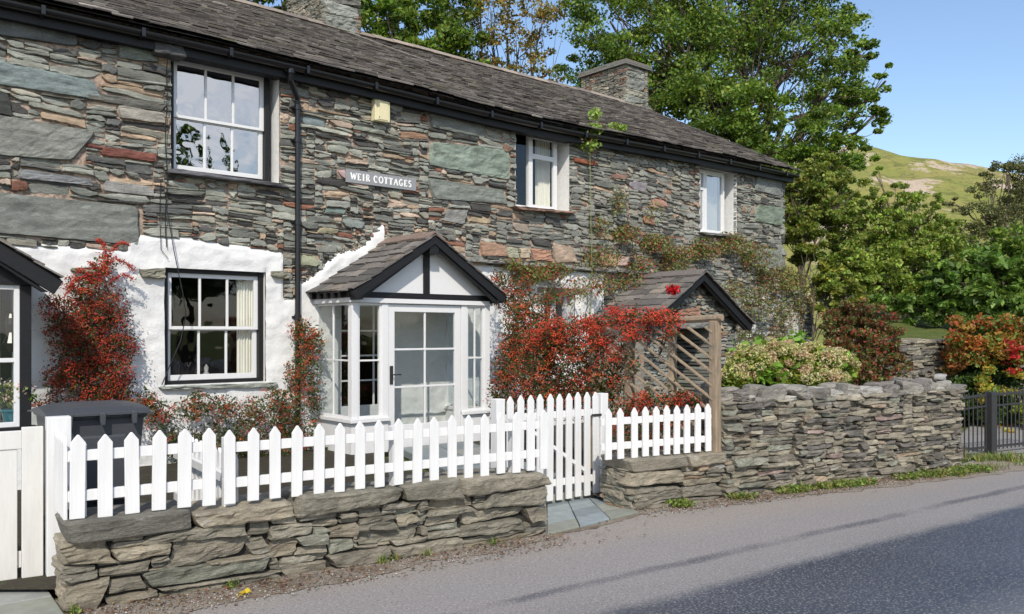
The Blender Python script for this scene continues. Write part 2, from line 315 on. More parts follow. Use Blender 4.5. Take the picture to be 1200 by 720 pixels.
# road
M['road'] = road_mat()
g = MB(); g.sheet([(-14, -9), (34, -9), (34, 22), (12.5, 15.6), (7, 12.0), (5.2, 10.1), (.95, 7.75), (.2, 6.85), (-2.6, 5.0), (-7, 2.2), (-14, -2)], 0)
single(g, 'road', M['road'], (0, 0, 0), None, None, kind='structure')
def band(pts_a, pts_b, z, name, mat, jit=.03, seed=0):
    g = MB(); random.seed(seed); A = []; B = []
    def dens(pts, amp):
        o = []
        for p, q in zip(pts[:-1], pts[1:]):
            n = max(2, int((Vector(q)-Vector(p)).length/.07))
            for i in range(n):
                c = Vector(p).lerp(Vector(q), i/n); k = noise.noise(Vector((c.x*3, c.y*3, seed)))*amp*1.6+random.uniform(-1, 1)*amp*.4; o.append((c.x+nL.x*k, c.y+nL.y*k))
        o.append(tuple(pts[-1])[:2]); return o
    a = dens([(p[0], p[1], 0) for p in pts_a], jit); b = dens([(p[0], p[1], 0) for p in pts_b], jit)
    poly = a+b[::-1]; g.sheet(poly, z); return single(g, name, mat, (a[0][0], a[0][1], z), None, None, kind='structure')
o_ = lambda P, n, k: (P.x-n.x*k, P.y-n.y*k)
band([o_(WL0-dL*1.8, nL, -.5), o_(WL0-dL*.1, nL, -.3), o_(WL1, nL, -.2), (.9, 7.6), o_(WR0, nR, -.2), o_(WR1, nR, -.2), (6.4, 10.9), (14, 15.6)],
     [o_(WL0-dL*1.8, nL, .40), o_(WL0, nL, .42), o_(WL0+dL*1.5, nL, .30), o_(WL1, nL, .12), o_(WR0, nR, .16), o_(WR0+dR*2, nR, .26), o_(WR1, nR, .42), (6.6, 10.35), (14, 14.4)], .004, 'verge', M['verge'], .05, 8)
# garden soil / banks behind the walls
g = MB(); b1 = WL0+nL*.3; 
g.sheet([tuple(WL0+nL*.3)[:2], tuple(WL1+nL*.3)[:2], tuple(WL1+nL*.9)[:2], h2w(6, .2, 0)[:2], h2w(-1, .2, 0)[:2], (-6, 5)], .06)
g.sheet([tuple(WR0+nR*.25)[:2], tuple(WR1+nR*.25)[:2], h2w(18.5, .2, 0)[:2], h2w(7.2, .2, 0)[:2], tuple(WR0+nR*1.2)[:2]], .07)
single(g, 'garden_ground', M['soil'], (0, 9, .06), None, None, kind='structure')
g = MB(); g.sheet([(5.6, 10.6), (14, 15.0), (26, 23), (20, 26), (9, 16.5), (6.2, 12.2)], .01)
single(g, 'driveway', M['drive'], (8, 13, .01), None, None, kind='structure')
# flagstones at the gate and path to the porch
g = MB(); random.seed(4)
def flagrow(A, B, C2, D2, nu, nv, z):       # quad patch split into slabs
    for i in range(nu):
        for j in range(nv):
            q = []
            for (u, v) in ((i/nu, j/nv), ((i+1)/nu, j/nv), ((i+1)/nu, (j+1)/nv), (i/nu, (j+1)/nv)):
                q.append((A.lerp(B, u)).lerp(D2.lerp(C2, u), v))
            c = sum(q, Vector())/4; q = [c+(p-c)*.972 for p in q]; k = random.uniform(.8, 1.2); zz = z+random.uniform(0, .004)
            col = random.choice([(.24, .27, .27), (.28, .29, .27), (.2, .23, .24), (.25, .26, .22)])
            g.hexa([(p.x, p.y, 0) for p in q]+[(p.x, p.y, zz) for p in q], tuple(x*k for x in col))
fA = gp(641, 629); fB = gp(748, 603); fC = gp(705, 577); fD = gp(641, 590)
flagrow(fA, fB, fC, fD, 3, 4, .022)
pA = Vector((-.02, 7.5, 0)); pB = Vector((.82, 8.1, 0)); pC = h2w(7.2, 1.0, 0); pD = h2w(6.1, 1.0, 0)
flagrow(pA, pB, pC, pD, 2, 6, .09)
q = WL0+nL*.5-dL*.62
flagrow(q-dL*1.6-nL*.95, q+dL*.62-nL*.72, q+dL*.58+nL*.25, q-dL*1.6+nL*.25, 3, 2, .035)
o = single(g, 'path', M['flag'], (0, 8, 0), None, None, kind='structure', bevel=.006)

# ================================================================ STONE PACKING
def pack(W, H, cw, ch, size, pre=(), hole=None, seed=1):
    rnd = random.Random(seed); nx = int(W/cw); nz = int(H/ch); occ = np.zeros((nz, nx), bool); outp = []
    for (x0, z0, x1, z1, k) in pre:
        i0, i1, j0, j1 = max(0, round(x0/cw)), min(nx, round(x1/cw)), max(0, round(z0/ch)), min(nz, round(z1/ch))
        occ[j0:j1, i0:i1] = True; outp.append((x0, z0, x1, z1, k))
    if hole is not None:
        for j in range(nz):
            for i in range(nx):
                if not occ[j, i] and hole((i+.5)*cw, (j+.5)*ch): occ[j, i] = True
    for j in range(nz):
        i = 0
        while i < nx:
            if occ[j, i]: i += 1; continue
            w_, h_ = size(rnd, i*cw, j*ch); wi = max(1, round(w_/cw)); hj = max(1, round(h_/ch)); e = i
            while e < nx and e-i < wi and not occ[j, e]: e += 1
            if e < nx and not occ[j, e] and (e+1 >= nx or occ[j, e+1]): e += 1
            wi = e-i
            if wi*cw < h_*.8: hj = max(1, min(hj, round(wi*cw*1.0/ch)))
            k = 1
            while k < hj and j+k < nz and not occ[j+k, i:e].any(): k += 1
            occ[j:j+k, i:e] = True; outp.append((i*cw, j*ch, e*cw, (j+k)*ch, 'n')); i = e
    return outp
def flatstone(mb, x0, z0, x1, z1, col, rnd, w0=.0, big=False, warp=None, sx=1, gap=.004):
    # a slate in the house front, local coords (s, -w, h)
    wd, ht = x1-x0, z1-z0; xc, zc = (x0+x1)/2, (z0+z1)/2
    n = 4 if wd < .12 else (6 if wd < .35 else 9)
    def cuts():      # corner cuts: length along the stone, share of height
        k = rnd.random(); L = min(.5, rnd.uniform(.02, .12)/max(wd, .05)*rnd.uniform(.6, 1.6)); hh = rnd.uniform(.25, .85) if k < .75 else rnd.uniform(0, .2)
        a = rnd.random(); return (L, hh*a, L*rnd.uniform(.6, 1.4), hh*(1-a))
    cl_, cr_ = cuts(), cuts(); tilt = rnd.uniform(-.08, .06)*(0 if big else 1); wedge = rnd.uniform(-.5, .5)*min(1, .12/max(wd, .05))
    top = []; bot = []
    for i in range(n+1):
        u = i/n; x = x0+gap+u*(wd-2*gap)+(rnd.uniform(-.3, .3)*wd/n if 0 < i < n else 0)
        ct = max(0, 1-u/max(cl_[0], .01))*cl_[1]+max(0, 1-(1-u)/max(cr_[0], .01))*cr_[1]; cb = max(0, 1-u/max(cl_[2], .01))*cl_[3]+max(0, 1-(1-u)/max(cr_[2], .01))*cr_[3]
        jt, jb = rnd.uniform(-.09, .09)*ht, rnd.uniform(-.09, .09)*ht
        top.append((x, z1-gap*.6+jt-ct*ht+(x-xc)*(tilt-wedge*ht/max(wd, .05)*.5))); bot.append((x, z0+gap*.6+jb+cb*ht+(x-xc)*(tilt+wedge*ht/max(wd, .05)*.5)))
    poly = bot+top[::-1]; m = len(poly)
    front = w0+(rnd.uniform(.004, .055) if not big else rnd.uniform(.02, .035)); ty = rnd.uniform(-.04, .04)*(1 if not big else .2); tz = rnd.uniform(-.35, .25)*(1 if not big else .05)
    r = min(.008, ht*.2)
    vs = []
    for ring in range(3):
        for (x, z) in poly:
            if ring == 2:
                dx, dz = xc-x, zc-z; kx = r/max(wd/2, .01); kz = r/max(ht/2, .01); x += dx*min(.5, kx*1.1); z += dz*min(.6, kz)
            ww = (-.05, front-r*rnd.uniform(.5, 1.1), front+rnd.uniform(-.004, .004))[ring]
            if ring: ww += ty*(x-xc)+tz*(z-zc)
            vs.append((x, -ww, z))
    vs.append((xc, -(front+rnd.uniform(.0, .006)), zc))
    if warp: vs = [warp(v) for v in vs]
    fs_ = [(i, (i+1) % m, m+(i+1) % m, m+i) for i in range(m)]+[(m+i, m+(i+1) % m, 2*m+(i+1) % m, 2*m+i) for i in range(m)]
    fs_ += [(2*m+i, 2*m+(i+1) % m, 3*m) for i in range(m)]
    mb.add(vs, fs_, col)
def boxstone(mb, c, ax, ay, dims, col, rnd, rnd_e=18, amp=1.0, res=.04, cap=14):
    # rounded rough block: c centre, ax along wall, ay = out of wall
    w_, d_, h_ = dims; n = [max(2, min(cap, int(w_/res))), max(2, min(6, int(d_/.07))), max(3, min(10, int(h_/.013)))]; lay = rnd.uniform(.010, .03); stg = rnd.choice([0, .003, .006, .012]); dip = rnd.uniform(-.12, .12)
    off = Vector((rnd.uniform(-50, 50), rnd.uniform(-50, 50), rnd.uniform(-50, 50)))
    tx = rnd.uniform(-.38, .38)*amp; txx = rnd.uniform(-.12, .12)*amp; sh = rnd.uniform(-.10, .10)*amp; skew = rnd.uniform(-.25, .25)*h_
    idx = {}; vs = []; fs_ = []
    def V(i, j, k):
        key = (i, j, k)
        if key in idx: return idx[key]
        p = [2*i/n[0]-1, 2*j/n[1]-1, 2*k/n[2]-1]; mxx = max(abs(q) for q in p); L = (sum(abs(q)**rnd_e for q in p))**(1/rnd_e); p = [q*mxx/L for q in p]
        x, y, z = p[0]*w_/2, p[1]*d_/2, p[2]*h_/2
        z *= 1+tx*p[0]; x *= 1+txx*p[2]; z += sh*x*.35; x += skew*p[2]
        P = Vector((x*10, y*10, z*13))+off; q = noise.fractal(P, .9, 2.1, 4); q2 = noise.noise(Vector((x*4, y*4, z*45))+off)
        q3 = noise.noise(Vector((x*9, y*3, z*3))-off)
        st_ = noise.cell(Vector((math.floor(x*2.3+q*1.2)*3.1+.5, .5, math.floor((z+x*dip)/lay)*7.3+.5))+off)-.5
        y += (q*.020+q2*.006+st_*stg)*amp*(1 if j > 0 else 0); z += q3*min(.013, h_*.13)*amp; x += (q*.016+st_*stg*.5)*amp
        wv = Vector(c)+Vector(ax)*x+Vector(ay)*y; wv.z += z; idx[key] = len(vs); vs.append(wv); return idx[key]
    for i in range(n[0]):
        for k in range(n[2]):
            fs_.append((V(i, 0, k), V(i, 0, k+1), V(i+1, 0, k+1), V(i+1, 0, k))); fs_.append((V(i, n[1], k), V(i+1, n[1], k), V(i+1, n[1], k+1), V(i, n[1], k+1)))
    for i in range(n[0]):
        for j in range(n[1]):
            fs_.append((V(i, j, 0), V(i+1, j, 0), V(i+1, j+1, 0), V(i, j+1, 0))); fs_.append((V(i, j, n[2]), V(i, j+1, n[2]), V(i+1, j+1, n[2]), V(i+1, j, n[2])))
    for j in range(n[1]):
        for k in range(n[2]):
            fs_.append((V(0, j, k), V(0, j+1, k), V(0, j+1, k+1), V(0, j, k+1))); fs_.append((V(n[0], j, k), V(n[0], j, k+1), V(n[0], j+1, k+1), V(n[0], j+1, k)))
    mb.add(vs, fs_, col)
DRY = [((.25, .225, .175), 9), ((.20, .185, .145), 7), ((.27, .235, .175), 5), ((.165, .155, .13), 4), ((.22, .22, .175), 3), ((.26, .19, .13), .6)]
GREY = [((.24, .215, .165), 8), ((.19, .17, .135), 7), ((.28, .25, .19), 5), ((.13, .12, .105), 5), ((.22, .22, .175), 2), ((.28, .22, .16), .6), ((.25, .19, .165), .5)]
def pick(rnd, table, var=.18):
    c = rnd.choices([a for a, b in table], [b for a, b in table])[0]; k = 1+rnd.uniform(-var, var); return tuple(x*k for x in c)
def drywall(name, label, A, B, H, size, thick=.36, top='slab', seed=1, pre=(), ends=(True, False), table=DRY, htop=None, cop=(.45, .85, .11)):
    rnd = random.Random(seed); d = (B-A); L = d.length; d.normalize(); nb = Vector((-d.y, d.x, 0)); out = -nb
    root = thing(name, label, 'stone wall', tuple(A))
    mb = MB(); ch = cop[2] if top == 'slab' else 0.0; Hh = H-ch
    for (x0, z0, x1, z1, k) in pack(L, Hh, .035, .018, size, pre, None, seed):
        dd = rnd.uniform(.17, .22); jut = rnd.uniform(-.035, .035)
        zz = (z0+z1)/2+ (noise.noise(Vector((x0*.9, z0*2, seed)))*.02 if z0 > .05 else 0)
        c = A+d*((x0+x1)/2)+nb*(dd/2-jut); c.z = zz
        boxstone(mb, c, d, out, (x1-x0-rnd.uniform(.004, .014), dd, (z1-z0)*rnd.uniform(.84, .98)), pick(rnd, table), rnd)
    for e, side in zip(ends, (0, 1)):
        if not e: continue
        for (x0, z0, x1, z1, k) in pack(thick-.04, Hh, .035, .018, size, (), None, seed+9+side):
            jut = rnd.uniform(-.01, .03); dd = .16; P = (A if side == 0 else B)+nb*(.04+(x0+x1)/2)+d*((dd/2-jut) if side == 0 else -(dd/2-jut)); P.z = (z0+z1)/2
            boxstone(mb, P, nb, -d if side == 0 else d, (x1-x0-.004, dd, (z1-z0)*1.03), pick(rnd, table), rnd)
    # core
    q = [A+d*.07+nb*.07, B-d*.07+nb*.07, B-d*.07+nb*(thick), A+d*.07+nb*(thick)]
    core = MB(); core.hexa([(p.x, p.y, 0) for p in q]+[(p.x, p.y, Hh-.02) for p in q], (.03, .03, .03))
    if top == 'slab':
        x = 0; cp = mb
        while x < L-.05:
            w_ = rnd.uniform(cop[0], cop[1]); w_ = w_ if L-x-w_ > .25 else L-x; h_ = ch*rnd.uniform(.9, 1.25)
            c = A+d*(x+w_/2)+nb*(thick/2-.02); c.z = Hh+h_/2-.012
            boxstone(cp, c, d, out, (w_-.012, thick+.05, h_), pick(rnd, table[:4]), rnd, 14, .7 if x > .1 else .25, .035, 24); x += w_
    else:
        x = 0; cp = mb
        while x < L-.05:
            w_ = rnd.uniform(.10, .26); h_ = rnd.uniform(.05, .16); ca = rnd.uniform(-.5, .5); d2 = (d*math.cos(ca)+nb*math.sin(ca)); o2 = Vector((d2.y, -d2.x, 0))
            c = A+d*(x+w_/2)+nb*(thick/2-.10+rnd.uniform(-.03, .03)); c.z = Hh+h_/2-.03; gc = rnd.choice([(.27, .255, .225), (.21, .195, .17), (.36, .345, .31), (.16, .145, .13)])
            boxstone(cp, c, d2, o2, (w_+.04, rnd.uniform(.14, .24), h_), gc, rnd, rnd.choice([3.5, 5, 7]), res=.028)
            c = A+d*(x+w_/2)+nb*(thick/2+.10); c.z = Hh+h_/2-.03; boxstone(cp, c, d, out, (w_+.04, .22, h_*rnd.uniform(.8, 1.3)), gc, rnd, 5); x += w_*.93
            if rnd.random() < .22:
                w2 = rnd.uniform(.08, .17); c = A+d*(x-rnd.uniform(0, .2))+nb*(thick/2+rnd.uniform(-.1, .05)); c.z = Hh+h_+.0
                boxstone(cp, c, d2, o2, (w2, w2*1.1, w2*.6), (.36, .35, .33), rnd, 4, res=.028)
    mb.build('stonework', M['dry_stone'], root, off=A, smooth=False); core.build('core', M['core'], root, off=A)
    return root
def sz_l(r, x, z):
    return (r.choice([.16, .28, .4, .55, .75]), r.choice([.036, .036, .036, .054, .072, .09, .12]))
def sz_r(r, x, z):
    return (r.choice([.12, .18, .26, .36, .46]), r.choice([.036, .036, .036, .054, .054, .072]))
drywall('stone_wall', 'low dry stone wall of olive brown slabs carrying the longest white picket fence', WL0, WL1, .50, sz_l, .40, 'slab', 3,
        pre=[(0, .235, .24, .39, 'n'), (0, 0, .2, .16, 'n'), (.42, .06, 1.15, .15, 'n'), (.55, .16, 1.02, .30, 'n'), (1.75, .12, 2.2, .22, 'n'), (1.55, .0, 1.98, .10, 'n'), (2.75, .25, 3.3, .37, 'n')], ends=(True, True))
drywall('stone_wall', 'low dry stone wall right of the white gate under the short picket fence', WR0, WRm, .45, sz_l, .40, 'slab', 11,
        pre=[(.06, .03, .62, .20, 'n')], ends=(True, False), cop=(.4, .7, .1))
drywall('stone_wall', 'tall grey dry stone wall along the road topped with rough lichened rubble', WRm, WR1, .90, sz_r, .45, 'rubble', 21, ends=(True, True), table=GREY)

# ================================================================ THE COTTAGE
house = thing('stone_cottage', 'long slate stone cottage row with slate roof, whitewashed lower walls and glazed porches', 'house', HOUSE, HROT)
EAVE = 4.93; RD = 3.8; RH = 7.08; S0, S1 = -1.6, 16.5
REC = .17
def win_rect(x0, x1, yt, yb, rec):
    s0, s1 = fs(x0, -rec), fs(x1, -rec); return s0, s1, (fh(x0, yb[0], -rec)+fh(x1, yb[1], -rec))/2, (fh(x0, yt[0], -rec)+fh(x1, yt[1], -rec))/2
W1 = win_rect(197, 315, (66, 84), (201, 216), .12)
W2 = win_rect(190, 308, (315, 319), (451, 447), .04)
W3 = win_rect(596, 652, (151, 162), (242, 250), .16)
W4 = win_rect(812, 848, (197, 204), (271, 278), .16)
W5 = win_rect(630, 664, (343, 346), (420, 420), .12)
# openings: window rect plus splay to the right
OP = [(W1[0]-.02, W1[1]+.07, W1[2]-.02, W1[3]+.03), (W2[0], W2[1], W2[2], W2[3]), (W3[0]-.01, W3[1]+.12, W3[2]-.02, W3[3]+.03), (W4[0]-.01, W4[1]+.19, W4[2]-.02, W4[3]+.03), (W5[0], W5[1]+.04, W5[2], W5[3])]
DOOR = (5.75, 6.65, .12, 2.0); DOOR3 = (11.5, 12.3, .05, 1.55)
HOLES = OP+[DOOR, DOOR3]
PR = (5.34, 7.74, 2.05, 2.80, .95)      # porch roof: s0, s1, eave h, apex h, depth
def in_hole(s, h, e=0): return any(a-e < s < b+e and c-e < h < d+e for a, b, c, d in HOLES)
def wtop(s):
    n_ = noise.noise(Vector((s*2.3, 1, 0)))*.06+noise.noise(Vector((s*6, 7, 0)))*.018
    if s < 3.12: b = 2.50
    elif s < 4.0: b = 2.68
    elif s < 5.0: b = 2.68-.1*(s-4.0)
    elif s < 5.2: b = 2.0
    elif s < 6.5: b = PR[2]+(s-PR[0])*.63+.24+.05*math.sin(s*9); n_ *= .5
    elif s < 7.7: b = PR[3]-(s-6.54)*.63-.05
    elif s < 10.9: b = 2.59; n_ = 0
    elif s < 13.0: b = 1.9
    else: b = 2.25+.35*math.sin(s*2.1); n_ *= 3
    return b+n_
def white(s, h): return h < wtop(s)
# stones of the front
rnd = random.Random(5)
def rect_px(x0, y0, x1, y1):
    xm = (x0+x1)/2; ym = (y0+y1)/2
    k = (HY-ym)/(1770-xm)        # lines run to the facade's vanishing point
    yl = lambda x: 0
    s0, s1 = fs(x0), fs(x1); zb = fh(x0, y1-0, 0); return s0, s1
BIG = []
def bigst(x0, x1, xm, yt, yb, col):   # pixel columns of the ends and top/bottom read at column xm
    BIG.append((fs(x0), fh(xm, yb), fs(x1), fh(xm, yt), col))
GRN = (.215, .25, .222); GRN2 = (.18, .212, .188)
bigst(-60, 90, 40, 9, 50, (.13, .135, .13)); bigst(-50, 117, 40, 80, 107, GRN); bigst(-60, 100, 40, 141, 188, GRN); bigst(-60, 165, 70, 232, 281, GRN2)
bigst(-40, 12, 0, 108, 135, (.06, .06, .06)); bigst(502, 569, 535, 127, 157, GRN2); bigst(502, 597, 550, 170, 204, GRN); bigst(502, 592, 550, 216, 237, (.205, .222, .2)); 
bigst(519, 545, 530, 245, 262, (.25, .265, .25)); bigst(884, 917, 900, 241, 263, GRN2); bigst(872, 917, 895, 291, 314, GRN); bigst(884, 917, 900, 207, 228, (.2, .21, .2))
bigst(138, 193, 165, 128, 143, (.33, .33, .25)); bigst(118, 183, 150, 176, 187, (.20, .075, .05)); bigst(88, 125, 105, 167, 172, (.16, .06, .045)); bigst(96, 193, 145, 128-14, 128-3, (.12, .125, .12))
bigst(348, 372, 360, 300, 312, (.27, .27, .2)); bigst(137, 185, 160, 52, 72, (.24, .26, .23)); bigst(120, 180, 150, 215, 228, (.3, .32, .26)); bigst(20, 110, 60, 203, 214, (.2, .235, .21))
bigst(420, 455, 440, 138, 144, (.3, .3, .24)); bigst(412, 450, 430, 150, 156, (.25, .26, .22)); bigst(468, 500, 484, 155, 164, (.36, .2, .13)); bigst(474, 500, 486, 118, 125, (.17, .06, .05))
bigst(382, 408, 395, 172, 182, (.30, .29, .24)); bigst(352, 380, 366, 137, 148, (.19, .22, .20)); bigst(385, 412, 398, 143, 150, (.38, .29, .21)); bigst(395, 420, 405, 200, 212, (.40, .32, .26))
bigst(380, 405, 392, 243, 250, (.22, .25, .22)); bigst(400, 425, 413, 258, 268, (.21, .25, .23)); bigst(393, 413, 403, 273, 279, (.24, .1, .07)); bigst(370, 395, 383, 268, 275, (.36, .30, .22))
bigst(671, 697, 684, 187, 193, (.27, .085, .05)); bigst(762, 780, 771, 234, 242, (.36, .22, .14)); bigst(752, 765, 758, 254, 262, (.42, .27, .15)); bigst(700, 718, 709, 275, 283, (.36, .27, .18))
bigst(716, 734, 725, 204, 210, (.24, .14, .1)); bigst(548, 575, 560, 255, 262, (.36, .28, .19)); bigst(736, 757, 746, 214, 224, (.3, .29, .26)); bigst(600, 620, 610, 262, 272, (.3, .27, .2))
for (a, b, t_, u_) in ((562, 592, 285, 301), (593, 606, 290, 303), (608, 620, 291, 303), (621, 645, 292, 306), (647, 672, 287, 308), (700, 722, 298, 312), (724, 735, 300, 312)):
    bigst(a, b, (a+b)/2, t_, u_, random.choice([(.42, .34, .25), (.36, .24, .15), (.40, .33, .27)]))
BIG = [b for b in BIG]
pre = [(b[0]-S0, b[1], b[2]-S0, b[3], b[4]) for b in BIG]
def hole(x, z):
    s = x+S0
    return in_hole(s, z, 0) or (white(s, z+.035) and z < 2.9 and not (s > 13.1)) or z > EAVE+.05 or (s > 13.1 and z < .9)
def warp(v):
    s, y, h = v; e = min(1, max(0, (h-.0)/.3))
    k = noise.noise(Vector((s*.7, h*.9, 3)))*.035+noise.noise(Vector((s*2.6, h*3.2, 9)))*.016
    for a, b, c, d in HOLES:
        dd = max(a-s, s-b, c-h, h-d, 0)
        if dd < .15: k *= dd/.15
    return (s, y, h+k)
def sz_h(r, x, z):
    s = x+S0
    if s < 3.3: return (r.choice([.14, .28, .42, .55, .7]), r.choice([.03, .045, .06, .075, .105]))
    if s < 8: return (r.choice([.12, .22, .32, .42, .5]), r.choice([.03, .03, .045, .06, .06, .09]))
    return (r.choice([.14, .24, .34, .46]), r.choice([.03, .045, .045, .06, .075, .105]))
HT = [((.255, .263, .23), 11), ((.19, .197, .172), 6), ((.065, .063, .06), 6), ((.33, .335, .285), 6), ((.30, .285, .23), 3), ((.115, .118, .112), 4), ((.40, .30, .21), 2.4), ((.25, .12, .08), 1.0), ((.46, .36, .28), 1.6)]
HT2 = [((.25, .255, .222), 11), ((.20, .205, .18), 7), ((.09, .089, .083), 5), ((.30, .298, .258), 5), ((.32, .30, .24), 2.6), ((.36, .26, .18), 1.2), ((.23, .13, .09), .5)]
mb = MB()
for (x0, z0, x1, z1, k) in pack(S1-S0, EAVE+.1, .04, .015, sz_h, pre, hole, 17):
    s0, s1 = x0+S0, x1+S0
    big = k != 'n'; col = pick(rnd, HT if s0 < 8.4 else HT2) if not big else tuple(c*rnd.uniform(.9, 1.1) for c in k)
    if big:
        if (s1-s0) > .5 or (z1-z0) > .16: boxstone(mb, Vector(((s0+s1)/2, .005, (z0+z1)/2)), Vector((1, 0, 0)), Vector((0, -1, 0)), (s1-s0-.01, .11, z1-z0-.012), col, rnd, 16, .55, .045, 26)
        else: flatstone(mb, s0, z0, s1, z1, col, rnd, .012, False, warp)
    else: flatstone(mb, s0, z0, s1, z1, col, rnd, 0, False, warp)
fw = mb.build('wall', M['slate_wall'], house)
# mortar plane with openings + reveals, other walls
mb = MB(); ss = sorted({S0, S1}|{h[0] for h in HOLES}|{h[1] for h in HOLES}); hs = sorted({0, EAVE+.1}|{h[2] for h in HOLES}|{h[3] for h in HOLES})
for a, b in zip(ss[:-1], ss[1:]):
    for c, d in zip(hs[:-1], hs[1:]):
        if not in_hole((a+b)/2, (c+d)/2): mb.add([(a, 0, c), (b, 0, c), (b, 0, d), (a, 0, d)], [(0, 1, 2, 3)])
mb.build('mortar', M['mortar'], fw)
for a, b, c, d in HOLES:
    mb = MB()
    for q in ([(a, -.02, c), (a, .4, c), (a, .4, d), (a, -.02, d)], [(b, -.02, c), (b-.0, .4, c), (b, .4, d), (b, -.02, d)], [(a, -.02, d), (b, -.02, d), (b, .4, d), (a, .4, d)], [(a, -.02, c), (b, -.02, c), (b, .4, c), (a, .4, c)]):
        mb.add(q, [(0, 1, 2, 3)])
    mb.build('reveal', M['whitewash'], fw)
mb = MB(); BK = 2*RD
mb.add([(S1, 0, 0), (S1, BK, 0), (S1, BK, EAVE), (S1, RD, RH-.05), (S1, 0, EAVE)], [(0, 1, 2, 3, 4)]); mb.add([(S0, 0, 0), (S0, BK, 0), (S0, BK, EAVE), (S0, RD, RH-.05), (S0, 0, EAVE)], [(4, 3, 2, 1, 0)])
mb.add([(S0, BK, 0), (S1, BK, 0), (S1, BK, EAVE), (S0, BK, EAVE)], [(3, 2, 1, 0)]); mb.add([(S0, 0, .02), (S1, 0, .02), (S1, BK, .02), (S0, BK, .02)], [(0, 1, 2, 3)])
mb.add([(S0, .45, 2.5), (S1, .45, 2.5), (S1, BK, 2.5), (S0, BK, 2.5)], [(0, 1, 2, 3)])
mb.build('rear_wall', M['interior'], house)
# gable-end stones at the far right corner: quoin thickness
# plaster coat (lumpy sheet)
mb = MB(); ds = .035; ids = {}
def pw(s, h):
    e = wtop(s)-h; k = min(1, max(0, e/.06))
    b = .042+.018*noise.fractal(Vector((s*2.1, h*2.6, 4)), .9, 2, 4)+.014*noise.noise(Vector((s*7, h*10, 2)))
    return b*k+(-.012)*(1-k)
def pv(i, j):
    if (i, j) in ids: return ids[(i, j)]
    s, h = S0+i*ds, j*ds; h = min(h, wtop(s)); wd = pw(s, h)
    if s > 13.1: wd = .012+.03*noise.noise(Vector((s*3, h*4, 8)))+.02*noise.noise(Vector((s*11, h*14, 1)))
    for a, b, c, d in HOLES:      # snap to hole edges
        if a-ds*.6 < s < a+ds*.6 and c-.05 < h < d+.05: s = a
        if b-ds*.6 < s < b+ds*.6 and c-.05 < h < d+.05: s = b
        if c-ds*.6 < h < c+ds*.6 and a-.05 < s < b+.05: h = c
        if d-ds*.6 < h < d+ds*.6 and a-.05 < s < b+.05: h = d
    ids[(i, j)] = len(mb.v); mb.v.append((s, -wd, h)); return ids[(i, j)]
for i in range(int((S1-S0)/ds)):
    s = S0+(i+.5)*ds
    for j in range(int(3.1/ds)):
        h = (j+.5)*ds
        if h < wtop(s)+ds and not in_hole(s, h):
            mb.f.append((pv(i, j), pv(i+1, j), pv(i+1, j+1), pv(i, j+1))); mb.c.append((1, 1, 1))
pl = mb.build('whitewash', M['whitewash'], house, smooth=True)
# stones poking out of the whitewash, ledge of slates
rnd = random.Random(8); LX, LO = Vector((1, 0, 0)), Vector((0, -1, 0))
for (x0, x1, ym, h_) in ((82, 110, 317, .05), (162, 191, 321, .11), (315, 334, 322, .09)):
    s0, s1 = fs(x0), fs(x1); zc = fh((x0+x1)/2, ym); mb = MB(); boxstone(mb, Vector(((s0+s1)/2, -.05, zc)), LX, LO, (s1-s0, .14, h_), (.22, .21, .16), rnd); mb.build('stone', M['slate_wall'], fw)
x = 7.75; mb = MB()
while x < 11.6:
    w_ = rnd.uniform(.3, .6); boxstone(mb, Vector((x+w_/2, -.03, 2.615+rnd.uniform(-.01, .01))), LX, LO, (w_, .26, .045), (.23, .225, .20), rnd); x += w_
mb.build('ledge', M['slate_wall'], house)
for (W, r_) in ((W1, (.12, .12, .13)), (W3, (.25, .16, .12)), (W4, (.2, .2, .19)), (W2, (.3, .32, .28))):
    mb = MB(); boxstone(mb, Vector(((W[0]+W[1]+.1)/2, -.03, W[2]-.035)), LX, LO, (W[1]-W[0]+.25, .24 if W is not W2 else .16, .045), r_, rnd); mb.build('window_sill', M['slate_wall'], house)
mb = MB(); boxstone(mb, Vector((W1[0]-.08, -.06, 4.78)), LX, LO, (.34, .26, .12), (.1, .1, .1), rnd); mb.build('corbel', M['slate_wall'], house)
# right end corner quoins (return on the gable)
mb = MB(); z = 0; rnd = random.Random(12)
while z < EAVE-.1:
    h_ = rnd.choice([.07, .1, .16, .22, .3]); boxstone(mb, Vector((S1-.02, .12, z+h_/2)), Vector((0, 1, 0)), Vector((1, 0, 0)), (.34, .16, h_-.008), pick(rnd, HT2), rnd, 9); z += h_
mb.build('quoin', M['slate_wall'], house)

